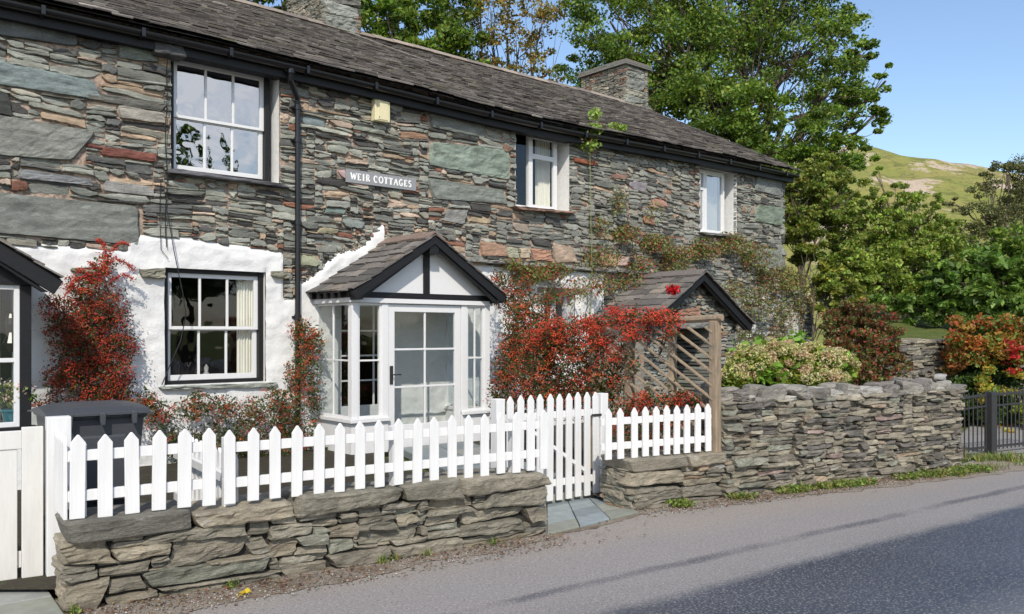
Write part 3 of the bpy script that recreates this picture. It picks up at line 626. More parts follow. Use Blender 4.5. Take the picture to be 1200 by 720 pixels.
# roof slates
mb = MB(); rnd = random.Random(3)
SL0, SL1 = S0-.1, S1+.17; slope_len = math.hypot(RD+.28, RH-(EAVE+.02)); OVH = .30
def roofpt(s, t, lift=0):      # t metres up the slope from the eave edge
    k = t/slope_len; hh = EAVE+.06+gsag(s)*(1-k*.6)+(RH-EAVE-.06)*k+noise.noise(Vector((s*.5, t*.8, 2)))*.035; yy = -OVH+(RD+OVH)*k
    return (s, yy-lift*.45, hh+lift*.9)
t = -.02; row = 0
RT = [((.15, .132, .12), 8), ((.20, .178, .16), 6), ((.095, .084, .078), 6), ((.25, .225, .2), 2), ((.17, .16, .12), 2), ((.31, .285, .25), .6)]
while t < slope_len-.05:
    ex = .135*(1-.45*t/slope_len); s = SL0+rnd.uniform(-.2, 0)
    while s < SL1:
        w_ = rnd.uniform(.12, .34)*(1-.3*t/slope_len); e = min(s+w_, SL1)
        if e-s > .03:
            l0 = rnd.uniform(.022, .042); l1 = .004; t0 = t+rnd.uniform(-.02, .014); ta = t0+rnd.uniform(-.012, .012); tb = min(t0+ex*1.5, slope_len)
            th = rnd.uniform(.012, .022); a, b = s+.003, e-.003
            mb.hexa([roofpt(a, t0, l0-th), roofpt(b, ta, l0-th), roofpt(b, tb, l1-.01), roofpt(a, tb, l1-.01), roofpt(a, t0, l0), roofpt(b, ta, l0+rnd.uniform(-.006, .006)), roofpt(b, tb, l1), roofpt(a, tb, l1)], pick(rnd, RT, .2))
        s = e
        if e >= SL1: break
    t += ex; row += 1
rf = mb.build('roof', M['roof'], house)
mb = MB(); n = 40          # under-deck, rear slope, verge
for i in range(n):
    a = SL0+(SL1-SL0)*i/n; b = SL0+(SL1-SL0)*(i+1)/n
    mb.add([roofpt(a, 0, -.03), roofpt(b, 0, -.03), roofpt(b, slope_len, -.03), roofpt(a, slope_len, -.03)], [(0, 1, 2, 3)], (.1, .09, .085))
mb.add([(SL0, RD, RH), (SL1, RD, RH), (SL1, BK+.3, EAVE), (SL0, BK+.3, EAVE)], [(0, 1, 2, 3)], (.1, .09, .085))
mb.build('roof_deck', M['roof'], rf)
mb = MB(); s = SL0
while s < SL1:
    w_ = min(.45, SL1-s); z = RH+.02+noise.noise(Vector((s*.5, slope_len*.8, 2)))*.035
    mb.hexa([(s, RD-.14, z-.05), (s+w_-.01, RD-.14, z-.05), (s+w_-.01, RD+.14, z-.05), (s, RD+.14, z-.05), (s, RD-.03, z+.045), (s+w_-.01, RD-.03, z+.04), (s+w_-.01, RD+.03, z+.04), (s, RD+.03, z+.045)], pick(rnd, [((.26, .22, .18), 3), ((.2, .17, .15), 2), ((.33, .27, .22), 1)])); s += w_
mb.build('ridge_tile', M['roof'], rf)
# lead flashing line running down from the near chimney
mb = MB(); rnd = random.Random(6); k = 14
pA_, pB_ = (8.0, slope_len-.25), (9.2, slope_len*.62)
for i in range(k):
    u, v = i/k, (i+1)/k; a = roofpt(pA_[0]+(pB_[0]-pA_[0])*u, pA_[1]+(pB_[1]-pA_[1])*u, .055); b = roofpt(pA_[0]+(pB_[0]-pA_[0])*v, pA_[1]+(pB_[1]-pA_[1])*v, .055)
    mb.bar(a, b, rnd.uniform(.02, .05), .012, (0, 0, 1), (.22, .2, .18))
mb.build('flashing', M['roof'], rf)
# fascia, gutter, brackets, downpipe
mb = MB(); n = 60; GY = -.235
pts = [(SL0+(SL1-SL0)*i/n, 0, EAVE-.02+gsag(SL0+(SL1-SL0)*i/n)) for i in range(n+1)]
for p, q in zip(pts[:-1], pts[1:]):
    mb.hexa([(p[0], -.17, p[2]-.16), (q[0], -.17, q[2]-.16), (q[0], -.13, q[2]-.16), (p[0], -.13, p[2]-.16), (p[0], -.17, p[2]+.04), (q[0], -.17, q[2]+.04), (q[0], -.13, q[2]+.04), (p[0], -.13, p[2]+.04)])
    mb.hexa([(p[0], -.15, p[2]-.15), (q[0], -.15, q[2]-.15), (q[0], .05, q[2]-.15), (p[0], .05, p[2]-.15), (p[0], -.15, p[2]-.12), (q[0], -.15, q[2]-.12), (q[0], .05, q[2]-.12), (p[0], .05, p[2]-.12)])
mb.build('fascia', M['blackwood'], house)
mb = MB(); prof = [(math.cos(R(a))*.062, math.sin(R(a))*.062) for a in range(180, 361, 20)]
vs = []
for p in pts:
    for (a, b) in prof: vs.append((p[0], GY+a, p[2]-.012+b))
m = len(prof); mb.add(vs, [(i*m+k, i*m+k+1, (i+1)*m+k+1, (i+1)*m+k) for i in range(n) for k in range(m-1)])
vs = []
for p in pts:
    for (a, b) in prof: vs.append((p[0], GY+a*.9, p[2]-.010+b*.9))
mb.add(vs, [(i*m+k+1, i*m+k, (i+1)*m+k, (i+1)*m+k+1) for i in range(n) for k in range(m-1)])
for s in np.arange(1.2, S1, 1.0):
    z = EAVE-.02+gsag(s); mb.box(s-.02, s+.02, GY-.07, GY+.07, z-.085, z-.074); mb.box(s-.02, s+.02, GY-.078, GY-.064, z-.08, z+.012)
mb.tube([(SL1, GY, EAVE-.02), (SL1+.05, GY, EAVE-.05)], .05, 10)
gt = mb.build('gutter', M['black'], house, smooth=False)
mb = MB(); sd = fs(337, .15); z = EAVE+gsag(sd); sd2 = fs(348, .07)
mb.tube([(sd, GY, z-.02), (sd, GY, z-.12), (sd+.01, GY+.03, z-.2), (sd2-.01, -.11, z-.40), (sd2, -.09, z-.50), (sd2, -.09, 1.0), (sd2, -.09, .1)], .035, 12)
for zz in (z-.10, z-.50, 4.0, 2.95, 1.75): 
    x_ = sd if zz > z-.2 else sd2; y_ = GY if zz > z-.2 else -.09; mb.tube([(x_, y_, zz-.03), (x_, y_, zz+.03)], .046, 12); mb.box(x_-.065, x_+.065, y_+.01, y_+.03 if y_ < -.2 else .0, zz-.012, zz+.012)
mb.build('downpipe', M['black'], house, smooth=False)

# chimneys
def chimney(s0, s1, e0, e1, ztop, seed, cap=True):
    rnd = random.Random(seed); mb = MB(); zb = RH-.35; e0 -= D; e1 -= D
    for (A, ax, out, L) in ((Vector((s0, e0, 0)), Vector((1, 0, 0)), Vector((0, -1, 0)), s1-s0), (Vector((s0, e0, 0)), Vector((0, 1, 0)), Vector((-1, 0, 0)), e1-e0), (Vector((s1, e0, 0)), Vector((0, 1, 0)), Vector((1, 0, 0)), e1-e0)):
        front = out.y < 0
        fnc = (lambda r, x, z: (r.choice([.7, .9]), r.choice([.16, .22, .28]))) if front else (lambda r, x, z: (r.choice([.2, .35, .6]), r.choice([.04, .06, .08])))
        for (x0, z0, x1, z1, k) in pack(L, ztop-zb, .05, .02, fnc, (), None, seed):
            c = A+ax*((x0+x1)/2)-out*.06; c.z = zb+(z0+z1)/2; boxstone(mb, c, ax, out, (x1-x0-.004, .15, (z1-z0)-.002), pick(rnd, [((.24, .25, .22), 4), ((.27, .26, .21), 3), ((.2, .2, .17), 2)] if front else [((.26, .23, .18), 4), ((.21, .2, .16), 4), ((.3, .16, .11), .6), ((.15, .14, .12), 2)]), rnd, 9)
    mb.box(s0+.08, s1-.08, e0+.08, e1, zb, ztop, (.05, .05, .05))
    ch_ = mb.build('chimney', M['slate_wall'], rf)
    if cap:
        mb = MB(); z = ztop
        rnd = random.Random(seed+3)
        for i in range(3):
            o = (.07, .05, .02)[i]; y = e0-o
            while y < e1+o-.02:
                w_ = min(rnd.uniform(.3, .6), e1+o-y); k = rnd.uniform(-.015, .015); zt = z+.05*i
                mb.hexa([(s0-o+k, y, zt), (s1+o+k, y, zt-.0), (s1+o+k, y+w_-.01, zt), (s0-o+k, y+w_-.01, zt), (s0-o+k, y, zt+.035), (s1+o+k, y, zt+.03), (s1+o, y+w_-.01, zt+.035), (s0-o, y+w_-.01, zt+.045)], (.17*(1+k*8), .155, .135)); y += w_
        mb.build('chimney_cap', M['roof'], rf)
chimney(15.66, 16.48, 13.88, 15.4, 7.98, 4)
chimney(7.62, 8.36, 13.88, 15.4, 8.3, 5)

# windows -----------------------------------------------------------------
def curtain(x0, x1, y, z0, z1, parent, mat='curtain', folds=7):
    mb = MB(); n = folds*6; vs = []
    for i in range(n+1):
        u = i/n; yy = y+.018*math.sin(u*folds*6.28)+.006*math.sin(u*31); vs += [(x0+(x1-x0)*u, yy, z0), (x0+(x1-x0)*u, yy, z1)]
    mb.add(vs, [(2*i, 2*i+2, 2*i+3, 2*i+1) for i in range(n)]); return mb.build('curtain', M[mat], parent, smooth=True)
def sash(W, rec, curt, glass):
    s0, s1, h0, h1 = W; y = rec; mb = MB(); fw_ = .06
    mb.box(s0, s0+fw_, y-.02, y+.09, h0, h1); mb.box(s1-fw_, s1, y-.02, y+.09, h0, h1); mb.box(s0+fw_, s1-fw_, y-.02, y+.09, h1-fw_*.8, h1); mb.box(s0+fw_, s1-fw_, y-.03, y+.09, h0, h0+fw_*.7)
    fr = mb.build('window', M['blackwood'], house, bevel=.004)
    a, b, c, d = s0+fw_, s1-fw_, h0+fw_*.7, h1-fw_*.8; m = c+(d-c)*.49; st = .052; gb = .028
    for (z0, z1, yy, br) in ((m-.02, d, y+.015, .035), (c, m+.02, y+.05, .065)):
        mb = MB(); mb.box(a, a+st, yy, yy+.035, z0, z1); mb.box(b-st, b, yy, yy+.035, z0, z1); mb.box(a+st, b-st, yy, yy+.035, z1-st, z1); mb.box(a+st, b-st, yy, yy+.035, z0, z0+br)
        for k in (1, 2):
            x = a+st+(b-a-2*st)*k/3; mb.box(x-gb/2, x+gb/2, yy+.004, yy+.03, z0+br, z1-st)
        mb.build('sash', M['white'], fr, bevel=.003)
        g_ = MB(); g_.add([(a+st, yy+.018, z0+br), (b-st, yy+.018, z0+br), (b-st, yy+.018, z1-st), (a+st, yy+.018, z1-st)], [(0, 1, 2, 3)]); g_.build('pane', M[glass], fr)
    for (x0, x1) in curt: curtain(s0+(s1-s0)*x0, s0+(s1-s0)*x1, y+.13, h0, h1, fr)
    return fr
def casement(W, rec, light, curt, glass='midglass'):     # light: fraction of the left light; transom in the other
    s0, s1, h0, h1 = W; y = rec; mb = MB(); f = .045
    mb.box(s0, s0+f, y-.02, y+.06, h0, h1); mb.box(s1-f, s1, y-.02, y+.06, h0, h1); mb.box(s0+f, s1-f, y-.02, y+.06, h1-f, h1); mb.box(s0+f, s1-f, y-.035, y+.06, h0, h0+f)
    xm = s0+(s1-s0)*light; mb.box(xm-.022, xm+.022, y-.018, y+.058, h0+f, h1-f)
    fr = mb.build('window', M['white'], house, bevel=.004)
    return fr, xm, f
def inner(fr, a, b, c, d, y, t=.038, glass='midglass'):
    mb = MB(); mb.box(a, a+t, y-.03, y+.02, c, d); mb.box(b-t, b, y-.03, y+.02, c, d); mb.box(a+t, b-t, y-.03, y+.02, d-t, d); mb.box(a+t, b-t, y-.03, y+.02, c, c+t); mb.build('casement', M['white'], fr, bevel=.004)
    g_ = MB(); g_.add([(a+t, y, c+t), (b-t, y, c+t), (b-t, y, d-t), (a+t, y, d-t)], [(0, 1, 2, 3)]); g_.build('pane', M[glass], fr)
f1 = sash(W1, .12, [], 'oldglass')
f2 = sash(W2, .04, [(.77, .97)], 'glass')
fr, xm, f = casement(W3, .16, .42, [])
s0, s1, h0, h1 = W3; g_ = MB(); g_.add([(s0+f, .18, h0+f), (xm-.022, .18, h0+f), (xm-.022, .18, h1-f), (s0+f, .18, h1-f)], [(0, 1, 2, 3)]); g_.build('pane', M['glass'], fr)
tz = h0+(h1-h0)*.70; inner(fr, xm+.022, s1-f, tz, h1-f, .17, glass='glass'); inner(fr, xm+.022, s1-f, h0+f, tz, .17, glass='glass'); curtain(s0+(s1-s0)*.74, s1+.05, .38, h0, h1, fr); curtain(s0+.02, s0+.1, .38, h0, h1, fr)
fr, xm, f = casement(W4, .16, .36, []); s0, s1, h0, h1 = W4; tz = h0+(h1-h0)*.70
inner(fr, s0+f*.6, xm-.022, tz, h1-f, .17, .03, 'oldglass'); inner(fr, s0+f*.6, xm-.022, h0+f, tz, .17, .03, 'oldglass'); inner(fr, xm+.022, s1-f, h0+f, h1-f, .17, .038, 'oldglass'); curtain(s0+(s1-s0)*.55, s1+.02, .35, h0, h1, fr)
fr, xm, f = casement(W5, .12, .5, []); s0, s1, h0, h1 = W5; inner(fr, s0+f, xm-.022, h0+f, h1-f, .13); inner(fr, xm+.022, s1-f, h0+f, h1-f, .13)
mb = MB(); mb.box(W5[0]-.15, W5[1]+.3, -.05, .1, W5[3], W5[3]+.09); mb.build('lintel', M['wood'], house, bevel=.006)
# little ornament on the sill of the lower sash
mb = MB(); xo = W2[0]+.47*(W2[1]-W2[0]); mb.tube([(xo, .2, W2[2]+.05), (xo, .2, W2[2]+.09), (xo, .2, W2[2]+.13), (xo, .2, W2[2]+.18), (xo, .2, W2[2]+.22)], [.05, .055, .02, .03, .008], 10)
o = mb.build('ornament', M['lead'], None, off=None, smooth=True); o.location = HOUSE; o.rotation_euler = (0, 0, HROT); tag(o, 'small dark figurine on the inner sill of the lower black framed sash window', 'ornament')

# small slate roof helper (gabled porches) --------------------------------
def gable_roof(parent, s0, s1, he, ha, depth, seed, over=.0, rows=8):
    rnd = random.Random(seed); mb = MB(); sc = (s0+s1)/2; L = math.hypot(sc-s0, ha-he)
    for side in (0, 1):
        for r in range(rows):
            u0 = r/rows; u1 = min(1, (r+1.6)/rows); x = 0
            while x < depth-.01:
                w_ = min(rnd.uniform(.14, .34), depth-x)
                if depth-x-w_ < .08: w_ = depth-x
                def P(u, y, l): 
                    s = s0+(sc-s0)*u; h = he+(ha-he)*u; s -= l*.5; h += l*.85
                    return ((s if side == 0 else 2*sc-s), -y, h)
                th = .018; l0 = rnd.uniform(.03, .045); j = rnd.uniform(-.02, .015)
                a, b = x+.002, x+w_-.002+(rnd.uniform(0, .02) if x+w_ >= depth-.001 else 0)
                vv = [P(u0+j, a, l0-th), P(u0+j, b, l0-th), P(u1, b, 0), P(u1, a, 0), P(u0+j, a, l0), P(u0+j+rnd.uniform(-.01, .01), b, l0), P(u1, b, .012), P(u1, a, .012)]
                mb.hexa(vv, pick(rnd, [((.14, .125, .115), 5), ((.18, .165, .15), 3), ((.10, .095, .09), 3), ((.21, .18, .15), 1)], .2)); x += w_
        mb.add([P(0, 0, -.005), P(0, depth, -.005), P(1, depth, -.005), P(1, 0, -.005)], [(0, 1, 2, 3)], (.08, .07, .07))
    x = 0
    while x < depth:
        w_ = min(.3, depth-x); j = rnd.uniform(0, .015)
        for sd_ in (-1, 1):
            mb.hexa([(sc, -x, ha+.03+j), (sc, -x-w_+.005, ha+.03+j), (sc+sd_*.15, -x-w_+.005, ha-.065+j), (sc+sd_*.15, -x, ha-.065+j), (sc, -x, ha+.055+j), (sc, -x-w_+.005, ha+.055+j), (sc+sd_*.16, -x-w_+.005, ha-.04+j), (sc+sd_*.16, -x, ha-.04+j)], (.20, .15, .125) if seed == 2 else (.15, .135, .125))
        x += w_
    return mb.build('porch_roof', M['roof'], parent)
def barge(parent, s0, s1, he, ha, y, t=.12, th=.04):
    mb = MB(); sc = (s0+s1)/2
    for sd_ in (0, 1):
        X = lambda s: s if sd_ == 0 else 2*sc-s
        P = [(X(s0-.02), he-.02), (X(sc), ha-.01), (X(sc), ha-.01-t*1.2), (X(s0+.06), he-.02-t*.95)]
        if sd_: P = P[::-1]
        mb.prism(P, -y-th*(1 if sd_ else 1.06), -y)
        P2 = [(X(s0+.1), he-.02-t*.8), (X(sc), ha-t*1.1), (X(sc), ha-t*1.1-.035), (X(s0+.155), he-.02-t*.8)]
        if sd_: P2 = P2[::-1]
        mb.prism(P2, -y-.012, -y+.05)
    return mb.build('bargeboard', M['blackwood'], parent, bevel=.003)
# ---- central glazed porch
def glazed(mb, a, b, c, d, y, t=.05, cols_=1, rows_=2, gb=.022, th=.05):   # frame ring + bars in plane y (local y out = -), faces along s
    mb.box(a, a+t, y, y+th, c, d); mb.box(b-t, b, y, y+th, c, d); mb.box(a+t, b-t, y, y+th, d-t, d); mb.box(a+t, b-t, y, y+th, c, c+t)
    for k in range(1, cols_): x = a+t+(b-a-2*t)*k/cols_; mb.box(x-gb/2, x+gb/2, y+.012, y+.036, c+t, d-t)
    for k in range(1, rows_): z = c+t+(d-c-2*t)*k/rows_; mb.box(a+t, b-t, y+.010, y+.038, z-gb/2, z+gb/2)
p0, p1, pd = 5.44, 7.62, .95; cs0, cs1 = fs(455, pd), fs(541, pd)       # door opening
mb = MB()   # dwarf walls and posts
SILL = .49; TOPW = 1.92
mb.box(p0, cs0-.02, -pd, -pd+.1, .05, SILL-.045); mb.box(cs1+.02, p1, -pd, -pd+.1, .05, SILL-.045); mb.box(p0, p0+.1, -pd+.1, 0, .05, SILL-.045); mb.box(p1-.1, p1, -pd+.1, 0, .05, SILL-.045)
mb.box(p0-.04, cs0-.0, -pd-.05, -pd+.12, SILL-.045, SILL); mb.box(cs1, p1+.06, -pd-.05, -pd+.12, SILL-.045, SILL); mb.box(p0-.04, p0+.12, -pd+.12, 0, SILL-.045, SILL); mb.box(p1-.12, p1+.04, -pd+.12, 0, SILL-.045, SILL)
for (a, b) in ((p0, p0+.09), (p1-.09, p1), (cs0-.09, cs0), (cs1, cs1+.09)): mb.box(a, b, -pd-.004, -pd+.09, SILL if a in (p0, p1-.09) else .05, TOPW)
mb.box(p0-.03, p1+.03, -pd-.03, -pd+.1, TOPW, TOPW+.06); mb.box(p0-.03, p0+.08, -pd+.1, 0, TOPW, TOPW+.06); mb.box(p1-.08, p1+.03, -pd+.1, 0, TOPW, TOPW+.06)
porch = mb.build('porch', M['white'], house, bevel=.004); tag(porch, 'white glazed central porch with black and white gable')
for (a_, b_, k_) in ((p0+.09, cs0-.09, 1), (cs1+.09, p1-.09, 2)): mb = MB(); glazed(mb, a_, b_, SILL, TOPW, -pd+.01, .03, k_, 2); mb.build('porch_window', M['white'], porch, bevel=.003)
for xx in (p0+.02, p1-.06):   # side lights in the return walls
    mb = MB()
    yA, yB = -pd+.09, -.02; mb.box(xx, xx+.04, yA, yA+.03, SILL, TOPW); mb.box(xx, xx+.04, yB-.03, yB, SILL, TOPW); mb.box(xx, xx+.04, yA+.03, yB-.03, TOPW-.03, TOPW); mb.box(xx, xx+.04, yA+.03, yB-.03, SILL, SILL+.03)
    mb.box(xx+.008, xx+.032, (yA+yB)/2-.012, (yA+yB)/2+.012, SILL+.03, TOPW-.03); z = (SILL+TOPW)/2; mb.box(xx+.009, xx+.031, yA+.03, yB-.03, z-.011, z+.011)
    mb.build('porch_window', M['white'], porch, bevel=.003)
mb = MB(); mb.add([(p0+.1, -pd+.035, SILL), (cs0-.09, -pd+.035, SILL), (cs0-.09, -pd+.035, TOPW), (p0+.1, -pd+.035, TOPW)], [(0, 1, 2, 3)]); mb.add([(cs1+.09, -pd+.035, SILL), (p1-.09, -pd+.035, SILL), (p1-.09, -pd+.035, TOPW), (cs1+.09, -pd+.035, TOPW)], [(0, 1, 2, 3)])
for xx in (p0+.04, p1-.04): mb.add([(xx, -pd+.09, SILL), (xx, -.02, SILL), (xx, -.02, TOPW), (xx, -pd+.09, TOPW)], [(0, 1, 2, 3)])
mb.add([(cs0+.1, -pd+.03, .35), (cs1-.1, -pd+.03, .35), (cs1-.1, -pd+.03, TOPW-.1), (cs0+.1, -pd+.03, TOPW-.1)], [(0, 1, 2, 3)])
mb.build('pane', M['glass'], porch)
mb = MB(); glazed(mb, cs0+.008, cs1-.008, .28, TOPW-.01, -pd+.012, .095, 2, 3, .026, .045); mb.box(cs0+.008, cs1-.008, -pd+.012, -pd+.055, .08, .28); mb.build('door', M['white'], porch, bevel=.004)
mb = MB(); xh = cs0+.05; zh = 1.02; mb.box(xh-.022, xh+.022, -pd-.002, -pd+.012, zh-.12, zh+.11); mb.tube([(xh, -pd-.002, zh), (xh, -pd-.045, zh), (xh+.11, -pd-.05, zh)], .009, 8); mb.build('door_handle', M['iron'], porch)
mb = MB(); mb.prism([(p0+.02, TOPW+.1), (p1-.02, TOPW+.1), ((p0+p1)/2, PR[3]-.04)], -pd-.0, -pd+.05); mb.build('gable_panel', M['white'], porch)
mb = MB(); yy = -pd-.035; mb.box(p0-.05, p1+.06, yy, -pd-.001, TOPW+.062, TOPW+.135); xm = (PR[0]+PR[1])/2; mb.box(xm-.045, xm+.045, yy+.004, -pd-.001, TOPW+.135, PR[3]-.1); mb.box(xm-.07, xm+.07, yy-.16, -pd-.001, PR[3]-.24, PR[3]-.12)
for xx in (p0-.04, p1-.03): mb.box(xx, xx+.08, -pd-.2, -pd-.03, TOPW+.03, TOPW+.13)
mb.box(p0-.05, p0+.03, -pd, 0, TOPW+.062, TOPW+.14); mb.box(p1-.03, p1+.05, -pd, 0, TOPW+.062, TOPW+.14)
for k in range(5): mb.box(p0-.1, p0-.04, -pd+.1+k*.18, -pd+.16+k*.18, TOPW+.06, TOPW+.14)
mb.build('gable_timber', M['blackwood'], porch, bevel=.003)
barge(porch, PR[0], PR[1], PR[2], PR[3], pd+.17, .085); gable_roof(porch, PR[0], PR[1], PR[2], PR[3], pd+.22, 2)
# inner door & things seen through the porch glass
mb = MB(); a, b = DOOR[0], DOOR[1]; glazed(mb, a, b, .5, 1.98, -.045, .07, 3, 4, .022, .04); mb.box(a, b, -.045, -.005, .12, .5); mb.box(a-.05, a, -.05, .0, .1, 2.04); mb.box(b, b+.05, -.05, .0, .1, 2.04); mb.box(a-.05, b+.05, -.05, 0, 1.98, 2.04); mb.build('inner_door', M['white'], porch, bevel=.003)
mb = MB(); mb.add([(p0, -pd, TOPW+.05), (p1, -pd, TOPW+.05), (p1, 0, TOPW+.05), (p0, 0, TOPW+.05)], [(0, 1, 2, 3)]); mb.build('ceiling', M['whitewash'], porch)
# ---- left porch, black timber
q0, q1 = .02, 1.955; qd = .95; QR = (-.23, 2.17, 2.06, 2.82)
mb = MB(); qs, qt = .66, 2.0
for (a, b) in ((q0, q0+.1), (q1-.1, q1)): mb.box(a, b, -qd, -qd+.1, qs, qt)
mb.box(q0-.03, q1+.03, -qd-.03, -qd+.1, qt, qt+.17); mb.box(q0-.04, q1+.05, -qd-.05, -qd+.11, qs-.06, qs); mb.box(q1-.1, q1, -qd+.1, 0, qt, qt+.1)
mb.box(q1-.1, q1, -.1, 0, qs, qt); mb.box(q0, q0+.1, -.1, 0, qs, qt); mb.box(q1-.1, q1+.03, -qd+.11, 0, qs-.06, qs)
for k in range(5): mb.box(q1+.0, q1+.16, -qd+.0+k*.19, -qd+.06+k*.19, 2.02, 2.09)
lp = mb.build('porch', M['blackwood'], house, bevel=.004); tag(lp, 'black timber glazed porch at the left edge')
mb = MB(); mb.box(q0, q1, -qd+.01, -qd+.1, .05, qs-.06); mb.box(q1-.09, q1, -qd+.1, 0, .05, qs-.06); mb.box(q0, q0+.1, -qd+.1, 0, .05, qs-.06); mb.build('porch_panel', M['whitewash'], lp); mb = MB(); mb.prism([(q0+.02, qt+.17), (q1-.02, qt+.17), ((q0+q1)/2, QR[3]-.06)], -qd, -qd+.05); mb.build('gable_panel', M['whitewash'], lp)
xm = (q0+q1)/2
for (a, b) in ((q0+.1, xm), (xm, q1-.1)): mb = MB(); glazed(mb, a, b, qs, qt, -qd+.005, .045, 1, 1, .02, .05); z = 1.29; mb.box(a+.045, b-.045, -qd+.01, -qd+.045, z-.02, z+.02); mb.build('porch_window', M['white'], lp, bevel=.003)
mb = MB(); mb.add([(q0+.1, -qd+.03, qs), (q1-.1, -qd+.03, qs), (q1-.1, -qd+.03, qt), (q0+.1, -qd+.03, qt)], [(0, 1, 2, 3)]); mb.add([(q1-.05, -qd+.1, qs), (q1-.05, -.1, qs), (q1-.05, -.1, qt), (q1-.05, -qd+.1, qt)], [(0, 1, 2, 3)]); mb.build('pane', M['glass'], lp)
mb = MB(); mb.box(q0+.1, q1-.1, -qd+.1, -qd+.32, qs-.02, qs+.01); mb.build('window_board', M['white'], lp)
barge(lp, QR[0], QR[1], QR[2], QR[3], qd+.14, .13); gable_roof(lp, QR[0], QR[1], QR[2], QR[3], qd+.2, 6)
# ---- right stone porch
r0, r1, rh0, rh1, rd = 10.5, 13.3, 1.70, 2.56, 1.2
mb = MB(); rnd = random.Random(31); sc = (r0+r1)/2; op = (11.45, 12.35, 0, 1.62)
def ghole(x, z):
    s = x+r0+.15
    return (op[0] < s < op[1] and z < op[3]) or z > rh0+ (rh1-rh0)*(1-abs(s-sc)/(sc-r0))-.06
Lw = r1-r0-.3
def sz_p(r, x, z): return (r.choice([.12, .2, .3]), r.choice([.045, .06, .075]))
for (x0, z0, x1, z1, k) in pack(Lw, 2.5, .04, .015, sz_p, (), ghole, 5):
    flatstone(mb, x0+r0+.15, z0, x1+r0+.15, z1, pick(rnd, HT2), rnd, rd-.05)
mb.prism([(r0+.15, 0), (op[0], 0), (op[0], op[3]), (op[1], op[3]), (op[1], 0), (r1-.15, 0), (r1-.15, rh0), (sc, rh1-.08), (r0+.15, rh0)], -rd+.07, -rd+.25, (.3, .28, .24))
mb.box(r0+.15, r0+.35, -rd+.25, 0, 0, rh0, (.3, .29, .25)); mb.box(r1-.35, r1-.15, -rd+.25, 0, 0, rh0, (.3, .29, .25))
sp_ = mb.build('porch', M['slate_wall'], house); tag(sp_, 'stone porch with slate gable roof behind the wooden trellis')
mb = MB(); boxstone(mb, Vector((sc-.25, -rd-.0, 1.86)), Vector((1, 0, 0)), Vector((0, -1, 0)), (.62, .2, .17), (.30, .17, .12), rnd, 9); boxstone(mb, Vector((sc, -rd-.0, 1.68)), Vector((1, 0, 0)), Vector((0, -1, 0)), (1.2, .2, .12), (.2, .2, .18), rnd, 9); mb.build('lintel', M['slate_wall'], sp_)
mb = MB(); mb.box(op[0], op[1], -.08, -.03, .05, 1.9); mb.build('door', M['oldwhite'], sp_)
gable_roof(sp_, r0, r1, rh0, rh1, rd+.22, 9, rows=9); barge(sp_, r0, r1, rh0, rh1, rd+.15, .11, .035)
# ---- lean-to at the far end
mb = MB(); rnd = random.Random(41); e1 = 17.75
def lh(x, z): return z > 2.55-.35*((x/(e1-S1))**2)
for (x0, z0, x1, z1, k) in pack(e1-S1, 2.6, .04, .015, sz_p, (), lh, 5): flatstone(mb, x0+S1, z0, x1+S1, z1, pick(rnd, HT2), rnd, .0)
mb.prism([(S1, 0), (e1, 0), (e1, 2.18), (S1+.8, 2.4), (S1, 2.5)], .01, 1.6, (.25, .24, .2)); lt = mb.build('lean_to', M['slate_wall'], house)
mb = MB(); mb.box(S1+.03, S1+.62, -.05, .0, .1, 1.98); mb.build('lean_to_door', M['oldwhite'], lt)

# ---- name sign, alarm box, cables (separate things on the wall)
sg = thing('name_sign', 'grey slate name sign lettered WEIR COTTAGES on the stone wall', 'sign', h2w(fs(405, .05), .04, fh(405, 206, .05)), HROT)
sL = fs(487, .05)-fs(405, .05); sH = .175
mb = MB(); mb.box(0, sL, -.03, 0, -sH/2, sH/2); mb.build('board', M['sign'], sg, bevel=.004)
mb = MB()
def stroke(pts, x0, cw_, hh, wd):
    P = [Vector((x0+p[0]*cw_, -.033, (p[1]-.5)*hh)) for p in pts]
    for a, b in zip(P[:-1], P[1:]): mb.bar(a-(b-a).normalized()*wd*.2, b+(b-a).normalized()*wd*.2, .005, wd, (0, 1, 0)) if False else mb.bar(a, b, wd, .006, (0, -1, 0))
def arc(cx, cz, rx, rz, a0, a1, n=10): return [(cx+rx*math.cos(R(a0+(a1-a0)*i/n)), cz+rz*math.sin(R(a0+(a1-a0)*i/n))) for i in range(n+1)]
T, t_ = .020, .010
